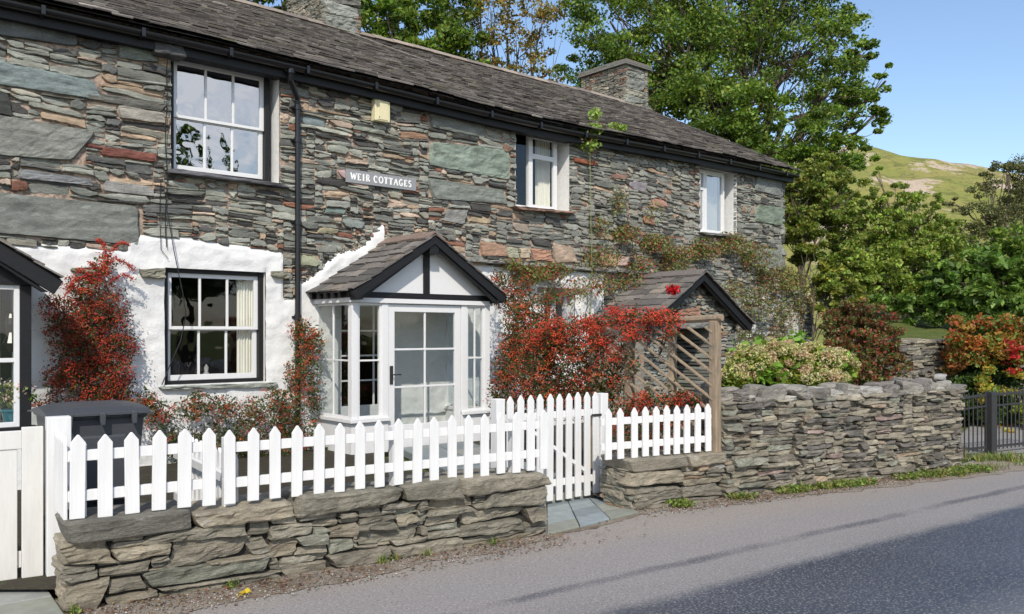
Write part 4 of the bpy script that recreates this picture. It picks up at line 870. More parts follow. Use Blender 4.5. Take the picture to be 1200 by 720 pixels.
G = {'W': [([(0, 1), (.28, 0)], T), ([(.28, 0), (.5, .95)], t_), ([(.5, .95), (.72, 0)], T), ([(.72, 0), (1, 1)], t_), ([(-.1, 1), (.14, 1)], t_), ([(.86, 1), (1.1, 1)], t_)],
 'E': [([(.2, 0), (.2, 1)], T), ([(0, 1), (.85, 1), (.85, .82)], t_), ([(0, 0), (.9, 0), (.9, .2)], t_), ([(.2, .52), (.7, .52)], t_)],
 'I': [([(.5, 0), (.5, 1)], T), ([(.15, 1), (.85, 1)], t_), ([(.15, 0), (.85, 0)], t_)],
 'R': [([(.2, 0), (.2, 1)], T), ([(0, 1), (.5, 1)]+arc(.5, .75, .3, .25, 90, -90)+[(.2, .5)], t_*1.3), ([(.45, .5), (.95, 0)], T), ([(0, 0), (.4, 0)], t_)],
 'C': [(arc(.5, .5, .45, .5, 50, 310), T*.85), ([(.85, .9), (.85, .68)], t_)],
 'O': [(arc(.5, .5, .46, .5, 0, 360, 18), T*.8)],
 'T': [([(.5, 0), (.5, 1)], T), ([(.02, .8), (.02, 1), (.98, 1), (.98, .8)], t_), ([(.25, 0), (.75, 0)], t_)],
 'A': [([(.05, 0), (.5, 1)], t_), ([(.5, 1), (.92, 0)], T), ([(.22, .36), (.78, .36)], t_), ([(-.1, 0), (.2, 0)], t_), ([(.75, 0), (1.08, 0)], t_)],
 'G': [(arc(.5, .5, .45, .5, 50, 320), T*.85), ([(.85, .42), (.85, .1)], T), ([(.6, .42), (1, .42)], t_)],
 'S': [(arc(.5, .74, .36, .25, 30, 250, 8)+arc(.5, .26, .38, .27, 80, -150, 8), T*.8)]}
wdt = {'W': 1.35, 'I': .55, 'O': 1.05, 'C': .95, 'G': 1.0, 'S': .75, 'E': .8, 'R': .95, 'T': .9, 'A': 1.05}
txt = 'WEIR COTTAGES'; tot = sum((wdt[c]+.36) if c != ' ' else .7 for c in txt); unit = sL*.88/tot; x = sL*.06
for c in txt:
    if c == ' ': x += unit*.7; continue
    for (pts_, wd) in G[c]: stroke(pts_, x, wdt[c]*unit, .085, wd)
    x += unit*(wdt[c]+.36)
mb.build('lettering', M['letter'], sg)
ab = MB(); a, b = fs(438, .1), fs(455.5, .1); zt, zb = fh(446, 112, .1), fh(446, 143, .1)
ab.box(0, b-a, -.11, 0, 0, zt-zb); al = thing('alarm_box', 'small cream plastic alarm box under the gutter', 'alarm box', h2w(a, .03, zb), HROT); ab.build('case', M['box'], al, bevel=.012)
mb = MB(); mb.box(.04, b-a-.04, -.118, -.108, .02, zt-zb-.02); mb.build('cover', M['box'], al, bevel=.01); mb = MB(); mb.tube([(.06, -.112, .05), (.06, -.122, .05)], .008, 8); mb.build('screw', M['iron'], al)
cb = MB(); xa = fs(196, .1)
cb.tube([(xa, -.13, EAVE-.15)]+[(xa+.012*math.sin(i*1.3), -.07, EAVE-.4-i*.2) for i in range(11)], .006, 5); cb.tube([(xa-.06, -.06, 3.3), (xa-.07, -.06, 2.9), (xa-.06, -.07, 2.5), (xa+.02, -.08, 2.4)], .004, 5)
cb.tube([(xa+.0, -.1, 2.95), (xa+.06, -.14, 2.5), (xa+.16, -.15, 2.0), (xa+.20, -.14, 1.75), (xa+.14, -.13, 1.45), (xa+.02, -.1, 1.15), (xa-.05, -.07, .95)], .006, 5)
o = cb.build('cable', M['black']); o.location = HOUSE; o.rotation_euler = (0, 0, HROT); tag(o, 'thin black cable hanging down the wall beside the sash windows', 'cable')

# ================================================================ FENCES, GATES, BIN
def picket_mesh(h, w_=.072, t=.02, tip=.045):
    mb = MB(); mb.prism([(-w_/2, 0), (w_/2, 0), (w_/2, h-tip), (w_*.06, h), (-w_*.06, h), (-w_/2, h-tip)], -t, 0); me = bpy.data.meshes.new('picket'); me.from_pydata(mb.v, [], mb.f); me.materials.append(M['fence']); return me
def fence(name, label, A, B, ztop, zbot, n, w_=.072, rails=(.27, .75), xs=None, slope=0, posts=(), tip=.045, group=None, cat='fence', jit=.004, post_h=None):
    A = Vector(A); B = Vector(B); d = (B-A).normalized(); L = (B-A).length; ang = math.atan2(d.y, d.x)
    root = thing(name, label, cat, (A.x, A.y, 0), ang, group); me = picket_mesh(ztop-zbot, w_, tip=tip); rnd = random.Random(int(L*1000))
    proto = bpy.data.objects.new('picket', me); bv = proto.modifiers.new('bevel', 'BEVEL'); bv.width = .0035; bv.segments = 2
    for i in range(n):
        x = xs[i] if xs else w_/2+(L-w_)*i/max(1, n-1); o = proto if i == 0 else proto.copy(); C.objects.link(o); o.parent = root
        o.location = (x, 0, zbot+slope*x+rnd.uniform(-jit, jit)); o.rotation_euler = (0, rnd.uniform(-.012, .012), 0)
    H = ztop-zbot
    for r in rails:
        mb = MB(); z = zbot+H*r; mb.hexa([(0, .001, z-.03), (L, .001, z-.03+slope*L), (L, .036, z-.03+slope*L), (0, .036, z-.03), (0, .001, z+.03), (L, .001, z+.03+slope*L), (L, .036, z+.03+slope*L), (0, .036, z+.03)])
        mb.build('rail', M['fence'], root, bevel=.003)
    for x in posts:
        mb = MB(); mb.box(x-.035, x+.035, .038, .105, zbot-.07, zbot+H*.88); mb.build('post', M['fence'], root, bevel=.004)
    return root
fo = nL*.045
def onL(px, off=.045):     # point of the left wall line seen in pixel column px
    a = (px-600)/F; P = WL0+nL*off; t = (a*P.y-P.x)/(dL.x-a*dL.y); return P+dL*t
A = onL(81); B = onL(252); fence('picket_fence', 'short white picket fence panel in front of the wheelie bin', A, B, .975, .505, 6, .078, posts=(.06,), group=None)
A = onL(262); B = onL(643); xsP = [(onL(x)-A).length for x in (268.5, 296, 321.7, 347, 373, 397, 421, 444, 466, 488, 508, 529, 548, 567, 586, 604, 621, 636)]
fence('picket_fence', 'long white picket fence panel on the low wall in front of the glazed porch', A, B, .955, .50, 18, .07, xs=xsP, posts=(.05, 1.2, 2.2))
A = onL(80, .04)+nL*.03; fence('picket_fence', 'white picket fence return at the left wall end, seen nearly edge on', A+nL*.42, A+nL*.0, .97, .5, 8, .045)
A = onL(276, .15); fence('picket_fence', 'grey shaded picket fence dividing the gardens behind the bin', A, A+nL*1.5, .78, .12, 13, .06, tip=.03)
def onR(px, off=.05):
    a = (px-600)/F; P = WR0+nR*off; t = (a*P.y-P.x)/(dR.x-a*dR.y); return P+dR*t
A = onR(705, .06); B = onR(838, .06); xsP = [(onR(x, .06)-A).length for x in (712, 726.5, 742.7, 755.5, 767.8, 780.6, 792, 804, 816.6, 829)]
fence('picket_fence', 'short white picket fence between the gate and the wooden trellis post', A, B, .895, .455, 10, .066, xs=xsP, rails=(.25, .74))
# gate
GA = Vector((-.055, 7.42, 0)); GB = Vector((.80, 8.04, 0)); d = (GB-GA).normalized(); L = (GB-GA).length
gate = fence('picket_gate', 'tall white picket gate with diagonal brace at the flagstone path', GA, GB, 1.005, .055, 10, .068, rails=(.16, .80), cat='gate', tip=.05)
mb = MB(); mb.bar((L*.25, .0195, .70), (L-.12, .0195, .26), .032, .06, (0, 1, 0)); mb.build('brace', M['fence'], gate, bevel=.003)
mb = MB(); mb.box(L-.1, L+.02, -.03, -.021, .78, .80); mb.build('latch', M['iron'], gate)
for P, lb in ((GA-d*.07, 'square white post at the left side of the picket gate'), (GB+d*.055, 'square white post between the picket gate and the short fence')):
    mb = MB(); mb.box(-.045, .045, -.03, .06, 0, .985); pt = thing('gate_post', lb, 'post', (P.x, P.y, 0), math.atan2(d.y, d.x)); mb.build('post', M['fence'], pt, bevel=.005)
# boarded gate far left
gB = Vector((-2.88, 5.32, 0)); gA = gB-dL*1.0
bgt = thing('boarded_gate', 'white boarded garden gate with a grey step at the left edge', 'gate', tuple(gA), math.atan2(dL.y, dL.x)); L = 1.0
for i in range(6):
    mb = MB(); x0 = .1+i*.128; mb.box(x0+.004, x0+.122, .0, .02, .06, .87); mb.build('board', M['oldwhite'], bgt, bevel=.003)
for (xa_, xb_) in ((L-.115, L), (0, .095)): mb = MB(); mb.box(xa_, xb_, -.012, .03, .06, .975); mb.build('stile', M['oldwhite'], bgt, bevel=.004)
for q_ in ((-.008, .03, .845, .955), (.021, .045, .12, .22)): mb = MB(); mb.box(.095, L-.115, *q_); mb.build('rail', M['oldwhite'], bgt, bevel=.004)
P = gB+dL*.075; pt = thing('gate_post', 'wide white post between the boarded gate and the wall end', 'post', tuple(P), math.atan2(dL.y, dL.x)); mb = MB(); mb.box(-.06, .075, -.05, .05, 0, 1.03); mb.build('post', M['fence'], pt, bevel=.004)

# wheelie bin
bn = thing('wheelie_bin', 'dark grey wheelie bin with ridged lid behind the picket fence', 'bin', (-2.98, 6.10, .06), math.atan2(dL.y, dL.x)+R(4))
mb = MB(); mb.hexa([(-.22, -.26, .06), (.22, -.26, .06), (.22, .22, .06), (-.22, .22, .06), (-.285, -.34, .93), (.285, -.34, .93), (.285, .30, .93), (-.285, .30, .93)])
mb.box(-.30, .30, -.36, .32, .905, .945); mb.box(-.17, .17, -.345, -.31, .35, .80); mb.build('body', M['bin'], bn, bevel=.02)
mb = MB(); n = 8; vs = []
for j in range(n+1):
    v = j/n; y = -.40+.76*v; hh = .955+.055*math.sin(math.pi*min(1, v*1.1))**.6
    for i in range(n+1): u = i/n*2-1; vs.append((u*.325, y, hh*1.0-.03*abs(u)**4+(.0)))
vs2 = [(x, y, .935) for x, y, z in vs]; nn = len(vs); fs_ = [(j*(n+1)+i, j*(n+1)+i+1, (j+1)*(n+1)+i+1, (j+1)*(n+1)+i) for j in range(n) for i in range(n)]
ring = [i for i in range(n+1)]+[j*(n+1)+n for j in range(1, n+1)]+[n*(n+1)+i for i in range(n-1, -1, -1)]+[j*(n+1) for j in range(n-1, 0, -1)]
fs_ += [(nn+a, nn+b, b, a) for a, b in zip(ring, ring[1:]+ring[:1])]+[tuple(nn+i for i in ring[::-1])]; mb.add(vs+vs2, fs_)
lid = mb.build('lid', M['bin'], bn, smooth=False, bevel=.006)
mb = MB()
for x in (-.2, 0, .2): mb.prism([(x-.012, 0), (x+.012, 0), (x+.012, 1), (x-.012, 1)], 0, 0) if False else mb.hexa([(x-.015, -.415, .87), (x+.015, -.415, .87), (x+.015, -.36, .9), (x-.015, -.36, .9), (x-.02, -.415, .955), (x+.02, -.415, .955), (x+.02, .2, 1.0), (x-.02, .2, 1.0)])
mb.build('lid_rib', M['bin'], lid, bevel=.006)
mb = MB(); mb.tube([(-.2, .37, .93), (.2, .37, .93)], .016, 8); mb.box(-.21, -.18, .3, .38, .91, .95); mb.box(.18, .21, .3, .38, .91, .95); mb.build('handle', M['bin'], bn)
for x in (-.25, .25): mb = MB(); mb.tube([(x-.025, .24, .10), (x+.025, .24, .10)], .10, 20); mb.build('wheel', M['black'], bn)

# trellis and its posts
tr0 = onR(838, .06); back = Vector((-NX, -NY, 0)); ang = math.atan2(back.y, back.x)
tl = thing('trellis', 'weathered wooden trellis screen with diagonal slats overgrown by red berries', 'trellis', (tr0.x, tr0.y, 0), ang)
for (x, w_, z0, z1) in ((0, .085, .42, 1.66), (.50, .065, .3, 1.60), (1.05, .08, .1, 1.6), (1.55, .08, .1, 1.6)):
    mb = MB(); mb.box(x-w_/2, x+w_/2, -w_/2, w_/2, z0, z1); mb.build('post', M['wood'], tl, bevel=.008)
mb = MB(); mb.tube([(-.08, 0, 1.69), (.25, .01, 1.675), (.6, -.01, 1.68)], .034, 8); mb.build('top_pole', M['wood'], tl)
for i in range(17):
    z0 = -.45+i*.125; P, Q = Vector((.0, .03, z0)), Vector((1.55, .03, z0+1.55*.60)); dd = Q-P
    t0 = max(0, (.45-P.z)/dd.z); t1 = min(1, (1.6-P.z)/dd.z)
    if t1-t0 < .05: continue
    mb = MB(); mb.bar(P+dd*t0, P+dd*t1, .018, .036, (0, 1, 0)); mb.build('slat', M['wood'], tl, bevel=.003)
# ================================================================ IRON GATE at right
gp0 = gp(1161, 533); IB = math.atan2(.55, 1.0)
def irongate(A, ang, L, h0, h1, label):
    ig = thing('iron_gate', label, 'gate', (A.x, A.y, 0), ang); 
    mb = MB(); mb.bar((0, 0, h0), (L, 0, h0+.02), .02, .03); mb.bar((0, 0, .10), (L, 0, .10), .02, .03); mb.bar((0, 0, h0-.14), (L, 0, h0-.12), .02, .02); mb.build('rail', M['iron'], ig)
    n = int(L/.085)
    for i in range(n+1):
        mb = MB(); x = L*i/n; mb.tube([(x, 0, .06), (x, 0, h0+.03), (x, 0, h0+.07)], [.008, .008, .001], 6); mb.build('bar', M['iron'], ig)
    return ig
mb = MB(); mb.box(-.055, .055, -.055, .055, 0, .80); ip = thing('gate_post', 'dark weathered post between the two iron gates', 'post', tuple(gp0), IB); mb.build('post', M['iron'], ip, bevel=.01)
irongate(gp0+Vector((math.cos(IB), math.sin(IB), 0))*.09, IB, 1.3, .76, .8, 'black iron bar gate at the right edge, right of the dark post')
irongate(gp0-Vector((math.cos(IB), math.sin(IB), 0))*.62, IB, .52, .74, .74, 'black iron railing gate between the tall stone wall and the dark post')

# ================================================================ VEGETATION
GR = lambda *a: list(a)
def twig_to(mb, a, b, r0, r1, n=5, wob=.08, sag=0):
    a, b = Vector(a), Vector(b); L = (b-a).length; o = Vector(rng.normal(size=3))
    pts = [a.lerp(b, i/n)+Vector((noise.noise(o+Vector((i*.7, 0, 0))), noise.noise(o+Vector((0, i*.7, 0))), noise.noise(o+Vector((0, 0, i*.7)))))*L*wob*math.sin(math.pi*i/n)+Vector((0, 0, sag*L*math.sin(math.pi*i/n))) for i in range(n+1)]
    mb.tube(pts, [r0+(r1-r0)*i/n for i in range(n+1)], 5, None, False); return pts
def tree(name, label, cat, base, top, tr_, blobs, leafcols, size, dens, sub=.30, group=None, flat=.35, twigs=3, fork=.35, barkmat='bark', leaners=0, part='crown'):
    base = Vector(base); top = Vector(top); root = thing(name, label, cat, tuple(base), 0, group); tb = MB()
    tp = twig_to(tb, base-Vector((0, 0, .15)), top, tr_, tr_*.25, 9, .05); cl = Cloud()
    for (c, r) in blobs:
        c = Vector(c); k = min(8, max(1, int(9*(fork+(1-fork)*rng.uniform(.0, .6))))); p0_ = tp[k]
        if p0_.z > c.z+r*.3: p0_ = tp[max(1, k-4)]
        bp = twig_to(tb, p0_, c, tr_*.32, tr_*.10, 6, .10, .05); ns = max(4, int(dens[0]*r*r))
        dirs = rng.normal(size=(ns, 3)); dirs /= np.linalg.norm(dirs, axis=1)[:, None]; rad = r*rng.uniform(.35, 1.05, (ns, 1)); sc_ = np.array(tuple(c))+dirs*rad*np.array([1, 1, .85])
        for q in range(ns):
            if q < ns*.6: twig_to(tb, bp[int(rng.integers(3, 6))], sc_[q], tr_*.06+.008, .004, 4, .12)
            n_ = int(dens[1]*rng.uniform(.5, 1.4)); rr = sub*r*rng.uniform(.55, 1.2)
            P = gauss_ball(sc_[q], (rr, rr, rr*.55), n_); cc = cols(n_, leafcols, .28, .1)*rng.uniform(.72, 1.28)
            cl.add(*LEAF, P, size*rng.uniform(.6, 1.3, n_), rrot(n_, flat), cc)
    tb.build('trunk', M[barkmat], root, off=base); cl.build(part, M['leaf'], root, base); return root
def blobs_at(L): return [(at(x, y, Z), r*Z/F) for (x, y, r, Z) in L]
OAK = [(.09, .165, .022), (.12, .20, .026), (.15, .22, .035), (.06, .115, .018), (.19, .24, .035)]
OLV = [(.18, .21, .04), (.22, .24, .05), (.13, .17, .035), (.27, .25, .055)]
BIR = [(.27, .21, .05), (.2, .18, .04), (.34, .24, .05), (.10, .13, .035), (.22, .12, .04)]
LIM = [(.19, .28, .045), (.24, .32, .05), (.13, .20, .035), (.27, .29, .07)]
DRK = [(.035, .065, .018), (.05, .085, .02), (.06, .10, .025)]
tree('oak_tree', 'large green broadleaf tree towering over the far end of the roof and right chimney', 'tree', (7.0, 26.5, 0), (7.2, 26.8, 11.5), .34,
     blobs_at([(715, 25, 62, 26), (700, 85, 48, 27), (785, 65, 80, 26), (860, 15, 85, 27), (845, 120, 70, 25), (930, 45, 80, 27), (975, 100, 58, 26), (1008, 118, 42, 26), (950, 160, 60, 25), (890, 185, 55, 25), (800, -60, 90, 27), (930, -60, 80, 27), (725, -55, 70, 27), (1012, 65, 30, 26), (990, 175, 38, 25), (1025, 135, 22, 26), (990, 25, 35, 27), (760, 120, 50, 27), (935, 225, 45, 24), (850, 165, 45, 25), (880, 130, 50, 26), (905, 205, 40, 24), (975, 210, 38, 24.5), (820, 100, 60, 26), (1038, 95, 20, 26)]), OAK, .125, (19, 112), .27, fork=.3)
tree('broadleaf_tree', 'mid green tree rising behind the roof to the right of the left chimney', 'tree', (-3.5, 33, 0), (-3.4, 33, 12), .26,
     blobs_at([(455, 20, 45, 32), (500, 45, 45, 32), (470, 65, 35, 32), (540, 60, 38, 33), (520, 5, 45, 33), (450, -40, 50, 33), (560, 90, 30, 33), (425, 10, 25, 32)]), OAK, .19, (18, 90), .33)
tree('birch_tree', 'sparse yellowing tree with sky showing through behind the middle of the roof', 'tree', (-.2, 35, 0), (-.2, 35, 13.5), .2,
     blobs_at([(575, 15, 45, 34), (610, 45, 40, 34), (570, 60, 36, 34), (625, 85, 34, 34), (640, 10, 35, 34), (590, 95, 26, 33), (560, -40, 50, 34), (645, 110, 22, 34)]), BIR, .16, (12, 50), .36)
tree('broadleaf_tree', 'dark tree top just peeping over the roof ridge left of the left chimney', 'tree', (-9.5, 30, 0), (-9.5, 30, 11), .22, blobs_at([(300, -20, 45, 30), (260, -40, 40, 30), (340, -30, 30, 30)]), DRK+OAK, .19, (16, 80), .35)
# bank and terrace wall on the right
g = MB(); nx, ny = 26, 16
def TW(u): return Vector((5.5, 13.6, 0)).lerp(Vector((17, 19.5, 0)), u)
tdir = (TW(1)-TW(0)).normalized(); tn = Vector((-tdir.y, tdir.x, 0))
for j in range(ny+1):
    for i in range(nx+1):
        p = TW(i/nx*1.02-.02)+tn*.25+Vector((.45, 1, 0))*j; h = 1.40+j*.10+noise.noise(p*.5)*.12*min(1, j)+noise.noise(p*1.7)*.05*min(1, j)
        if j == ny: h = -.1
        g.v.append((p.x, p.y, h))
for j in range(ny):
    for i in range(nx): a = j*(nx+1)+i; g.f.append((a, a+1, a+nx+2, a+nx+1)); g.c.append((.5, .5, .5))
single(g, 'terrain', M['grass'], (6, 15, 0), None, None, kind='structure', smooth=True)
drywall('stone_wall', 'stone terrace wall below the grass bank behind the iron gates', TW(-.02), TW(.75), 1.45, lambda r, x, z: (r.choice([.2, .3, .45, .6]), r.choice([.054, .072, .09, .108])), .35, 'slab', 77, ends=(True, False), table=GREY, cop=(.4, .7, .07))
tree('shrub', 'tall pale green shrub with bare upright stems before the hillside', 'shrub', (8.6, 18.9, 1.7), (8.9, 19.1, 3.8), .05,
     blobs_at([(1040, 270, 38, 19), (1075, 250, 30, 19), (1030, 230, 18, 19), (1085, 285, 36, 19), (1050, 315, 40, 18.6), (1012, 290, 30, 18.8), (1110, 300, 26, 19), (1100, 262, 20, 19), (1128, 282, 16, 19), (1030, 200, 8, 19), (1052, 225, 15, 19), (1000, 255, 24, 19.4), (1092, 238, 13, 19), (1015, 245, 20, 19.4), (1000, 310, 30, 18.6), (1060, 290, 34, 18.8), (1110, 325, 28, 18.4), (985, 335, 22, 18), (1075, 345, 28, 18.6), (1020, 335, 28, 18.6)]), LIM, .085, (85, 95), .30, twigs=6, fork=.05, part='foliage')
tree('broadleaf_tree', 'olive green small tree just beyond the right corner of the cottage', 'tree', (6.9, 20.6, 0), (7.0, 20.8, 4.4), .1,
     blobs_at([(940, 215, 32, 21), (965, 245, 38, 21), (935, 270, 32, 20.5), (990, 225, 30, 21.5), (1000, 265, 30, 21), (920, 240, 22, 21), (960, 205, 28, 22), (985, 300, 28, 20)]), OLV+OLV+OAK, .10, (60, 125), .33)
tree('shrub', 'bright yellow green bush against the end of the cottage', 'shrub', (6.2, 18.0, 0), (6.3, 18.1, 2.4), .05,
     blobs_at([(948, 305, 22, 19.5), (972, 330, 24, 18.6), (985, 312, 22, 18.6), (935, 300, 14, 19.8), (982, 360, 20, 17.6), (1000, 345, 22, 17.5), (965, 345, 12, 18.5)]), [(.20, .22, .03), (.14, .18, .03), (.25, .25, .04), (.08, .12, .02)], .11, (80, 100), .38, part='foliage')
tree('shrub', 'dark red and green berried shrub above the right end of the tall stone wall', 'shrub', (5.75, 13.9, 0), (5.8, 14, 1.6), .04,
     blobs_at([(985, 385, 28, 13.6), (1015, 380, 30, 13.8), (1000, 415, 34, 13.4), (1040, 400, 26, 13.8), (970, 410, 24, 13.2), (1030, 430, 26, 13.3), (1000, 365, 18, 14), (1055, 425, 14, 13.4), (965, 440, 20, 13), (1000, 445, 26, 13)]), [(.20, .055, .035), (.14, .07, .035), (.10, .13, .035), (.27, .06, .035), (.12, .15, .035), (.09, .12, .03)], .06, (220, 80), .36, part='foliage')
tree('shrub', 'glossy green laurel hedge bush in front of the hill at the right edge', 'shrub', (9.9, 17.4, 1.5), (10, 17.5, 3.0), .06,
     blobs_at([(1100, 325, 22, 17.2), (1130, 335, 34, 17), (1170, 325, 34, 17), (1205, 330, 34, 17), (1150, 355, 30, 16.6), (1190, 360, 32, 16.6), (1235, 340, 40, 17), (1120, 360, 20, 16.8), (1090, 345, 14, 17.2), (1150, 305, 22, 17.5), (1215, 375, 26, 16.6), (1072, 362, 22, 17.2), (1102, 368, 18, 17), (1045, 350, 22, 17.4), (1130, 375, 18, 16.8), (1085, 350, 22, 17.3)]), [(.09, .17, .03), (.13, .22, .04), (.18, .27, .05), (.06, .11, .02)], .15, (75, 80), .38, flat=.5, part='foliage')
tree('willow_tree', 'fine leaved grey green tree at the right edge against the sky', 'tree', (14.6, 25.5, 0), (14.9, 26, 6.3), .14,
     blobs_at([(1180, 195, 20, 26), (1155, 215, 20, 26), (1190, 230, 30, 26), (1150, 250, 28, 25), (1180, 270, 34, 25), (1205, 200, 30, 26), (1135, 268, 22, 25), (1215, 250, 40, 26), (1160, 290, 28, 24.5), (1120, 240, 14, 25)]), [(.13, .14, .055), (.10, .12, .045), (.19, .17, .06), (.07, .09, .035)], .075, (46, 85), .36)
tree('broadleaf_tree', 'green leafy tree in the hollow behind the pale upright stemmed shrub', 'tree', (9.0, 23.5, 0), (9.1, 23.6, 4.0), .12,
     blobs_at([(1010, 330, 40, 23), (1050, 345, 40, 23), (985, 350, 36, 23), (1090, 325, 34, 23), (1130, 310, 36, 23), (1170, 300, 34, 23), (1210, 300, 40, 23), (1060, 310, 34, 23.5), (1020, 300, 28, 24), (1100, 360, 30, 22)]), OAK, .13, (32, 120), .38)
# red creeper over the terrace wall
cr_ = thing('creeper', 'red and yellow virginia creeper spilling over the terrace wall at the right edge', 'creeper', (8.3, 14.6, 1.3)); cl = Cloud()
CP = {'o': [(.34, .10, .03), (.24, .17, .035), (.14, .20, .035), (.10, .16, .03), (.36, .20, .04), (.28, .07, .03)], 'g': [(.10, .16, .03), (.16, .21, .04), (.22, .2, .04), (.3, .12, .04)], 'r': [(.48, .03, .03), (.38, .03, .025), (.3, .05, .03)], 'y': [(.32, .34, .05), (.42, .3, .05), (.18, .24, .04)], 'd': [(.05, .09, .02), (.07, .12, .025), (.03, .06, .015)]}
for (x0, y0, x1, y1, n, r, Z, pal) in ((1118, 375, 1225, 400, 40, 11, 14.2, 'o'), (1118, 392, 1225, 422, 44, 11, 14.1, 'og'), (1108, 400, 1140, 440, 16, 8, 14.2, 'og'), (1176, 392, 1192, 418, 7, 6, 13.95, 'r'), (1180, 415, 1190, 436, 4, 5, 13.9, 'r'), (1140, 430, 1200, 462, 10, 6, 14.0, 'y'), (1148, 420, 1162, 470, 7, 5, 13.95, 'y'), (1125, 415, 1225, 500, 60, 12, 14.35, 'd'), (1190, 470, 1215, 515, 9, 7, 13.8, 'y'), (1170, 505, 1220, 515, 8, 6, 13.6, 'yo')):
    for k in range(n):
        x, y = rng.uniform(x0, x1), rng.uniform(y0, y1); r_ = r*rng.uniform(.6, 1.3); N = int(r_*r_*1.7); c = at(x, y, Z+rng.uniform(-.25, .25)); P = gauss_ball(c, (r_*Z/F*1.3, .16, r_*Z/F*.8), N)
        pp = CP[pal[int(rng.integers(0, len(pal)))]]; pp = [pp[int(rng.integers(0, len(pp)))], pp[int(rng.integers(0, len(pp)))]]; cl.add(*LEAF, P, .075*rng.uniform(.5, 1.3, N), rrot(N, .3), cols(N, pp, .3))
cl.build('foliage', M['leaf'], cr_, (8.3, 14.6, 1.3))

# ---- red berried pyracantha against the cottage
def shrub_px(name, label, cat, blobs, base, leafcols, bercols, lsize, bsize, ldens, bdens, bn=11, group=None, twigs=True, cluster=.028, depth=.2, berryname='berries', bias=0):
    # blobs: px, py, rx, ry, Z(depth from camera), optional berry factor
    base = Vector(base); root = thing(name, label, cat, tuple(base), 0, group); lc, bc, tb = Cloud(), Cloud(), MB()
    for B in blobs:
        x, y, rx, ry, Z = B[:5]; bf = B[5] if len(B) > 5 else 1; k = Z/F; R3 = (rx*k*.9, depth, ry*k); c = at(x, y, Z); area = rx*ry*k*k
        N = int(ldens*area); P = gauss_ball(c, R3, N); lc.add(*LEAF, P, (np.array([[1, .8, 1]])*lsize)*rng.uniform(.6, 1.3, (N, 1)), rrot(N, .2), cols(N, leafcols, .3))
        n = int(bdens*area*bf)
        if n:
            cc = gauss_ball(c, R3, n); cc[:, 1] -= depth*.15; Pb = (cc[:, None, :]+rng.normal(size=(n, bn, 3))*cluster*np.array([1.2, 1, .7])).reshape(-1, 3); NB = len(Pb)
            colr = cols(n, bercols, .25, .08).repeat(bn, 0)*rng.uniform(.8, 1.2, (NB, 1)); bc.add(*BERRY, Pb, bsize*rng.uniform(.7, 1.2, NB), rrot(NB), colr)
        if twigs:
            for i in range(max(3, int(area*24))):
                q = gauss_ball(c, R3, 1)[0]; a = Vector(base).lerp(c, .55+.3*rng.random()); a = c.lerp(a, .5)+Vector((0, .12, 0)); twig_to(tb, a, q, .006, .002, 5, .15, .1)
                if rng.random() < .25:      # shoot sticking out of the outline
                    e = Vector(q)+Vector((rng.normal()*.09, rng.normal()*.05, abs(rng.normal())*.10)); pp = twig_to(tb, q, e, .004, .002, 4, .1)
                    pv_ = np.array([tuple(p) for p in pp]).repeat(5, 0)+rng.normal(size=(25, 3))*.012; lc.add(*LEAF, pv_, lsize*rng.uniform(.6, 1.1, 25), rrot(25), cols(25, leafcols, .3))
    if tb.v: tb.build('stems', M['stem'], root, off=base)
    lc.build('foliage', M['leaf'], root, base)
    if bc.n: bc.build(berryname, M['berry'], root, base)
    return root, tb
PYG = [(.05, .075, .02), (.07, .10, .025), (.035, .055, .018), (.10, .12, .035), (.06, .05, .02)]
RED = [(.42, .03, .015), (.50, .045, .015), (.30, .02, .012), (.55, .07, .02)]
ORG = [(.50, .07, .02), (.42, .04, .015), (.58, .12, .03), (.34, .04, .015)]
Zw = lambda px, wd: fz(px, wd)
def Zt(px):
    a = (px-600)/F; t = (tr0.x-a*tr0.y)/(.6554+.7553*a); return tr0.y+.7553*t
def tb_(L, off=.14): return [(b[0], b[1], b[2], b[3], Zt(b[0])-off, *(b[4:])) for b in L]
def wb(L, wd=.25): return [(b[0], b[1], b[2], b[3], Zw(b[0], wd), *(b[4:])) for b in L]
p1_, _ = shrub_px('pyracantha_bush', 'tall deep red berried bush on the white wall above the wheelie bin', 'bush',
    wb([(105, 360, 34, 34), (84, 395, 34, 35), (112, 425, 46, 48), (132, 375, 26, 45), (72, 445, 24, 30), (62, 355, 16, 12), (140, 450, 22, 38), (122, 318, 18, 22), (120, 470, 44, 22), (95, 335, 22, 14), (150, 405, 14, 20), (66, 372, 12, 16), (60, 478, 20, 12)], .24), (-4.0, 8.6, .05), PYG+[(.09, .03, .02)], [(.34, .03, .015), (.44, .045, .015), (.22, .02, .012), (.50, .08, .02)], .042, .0165, 7500, 1150, 12, depth=.17)
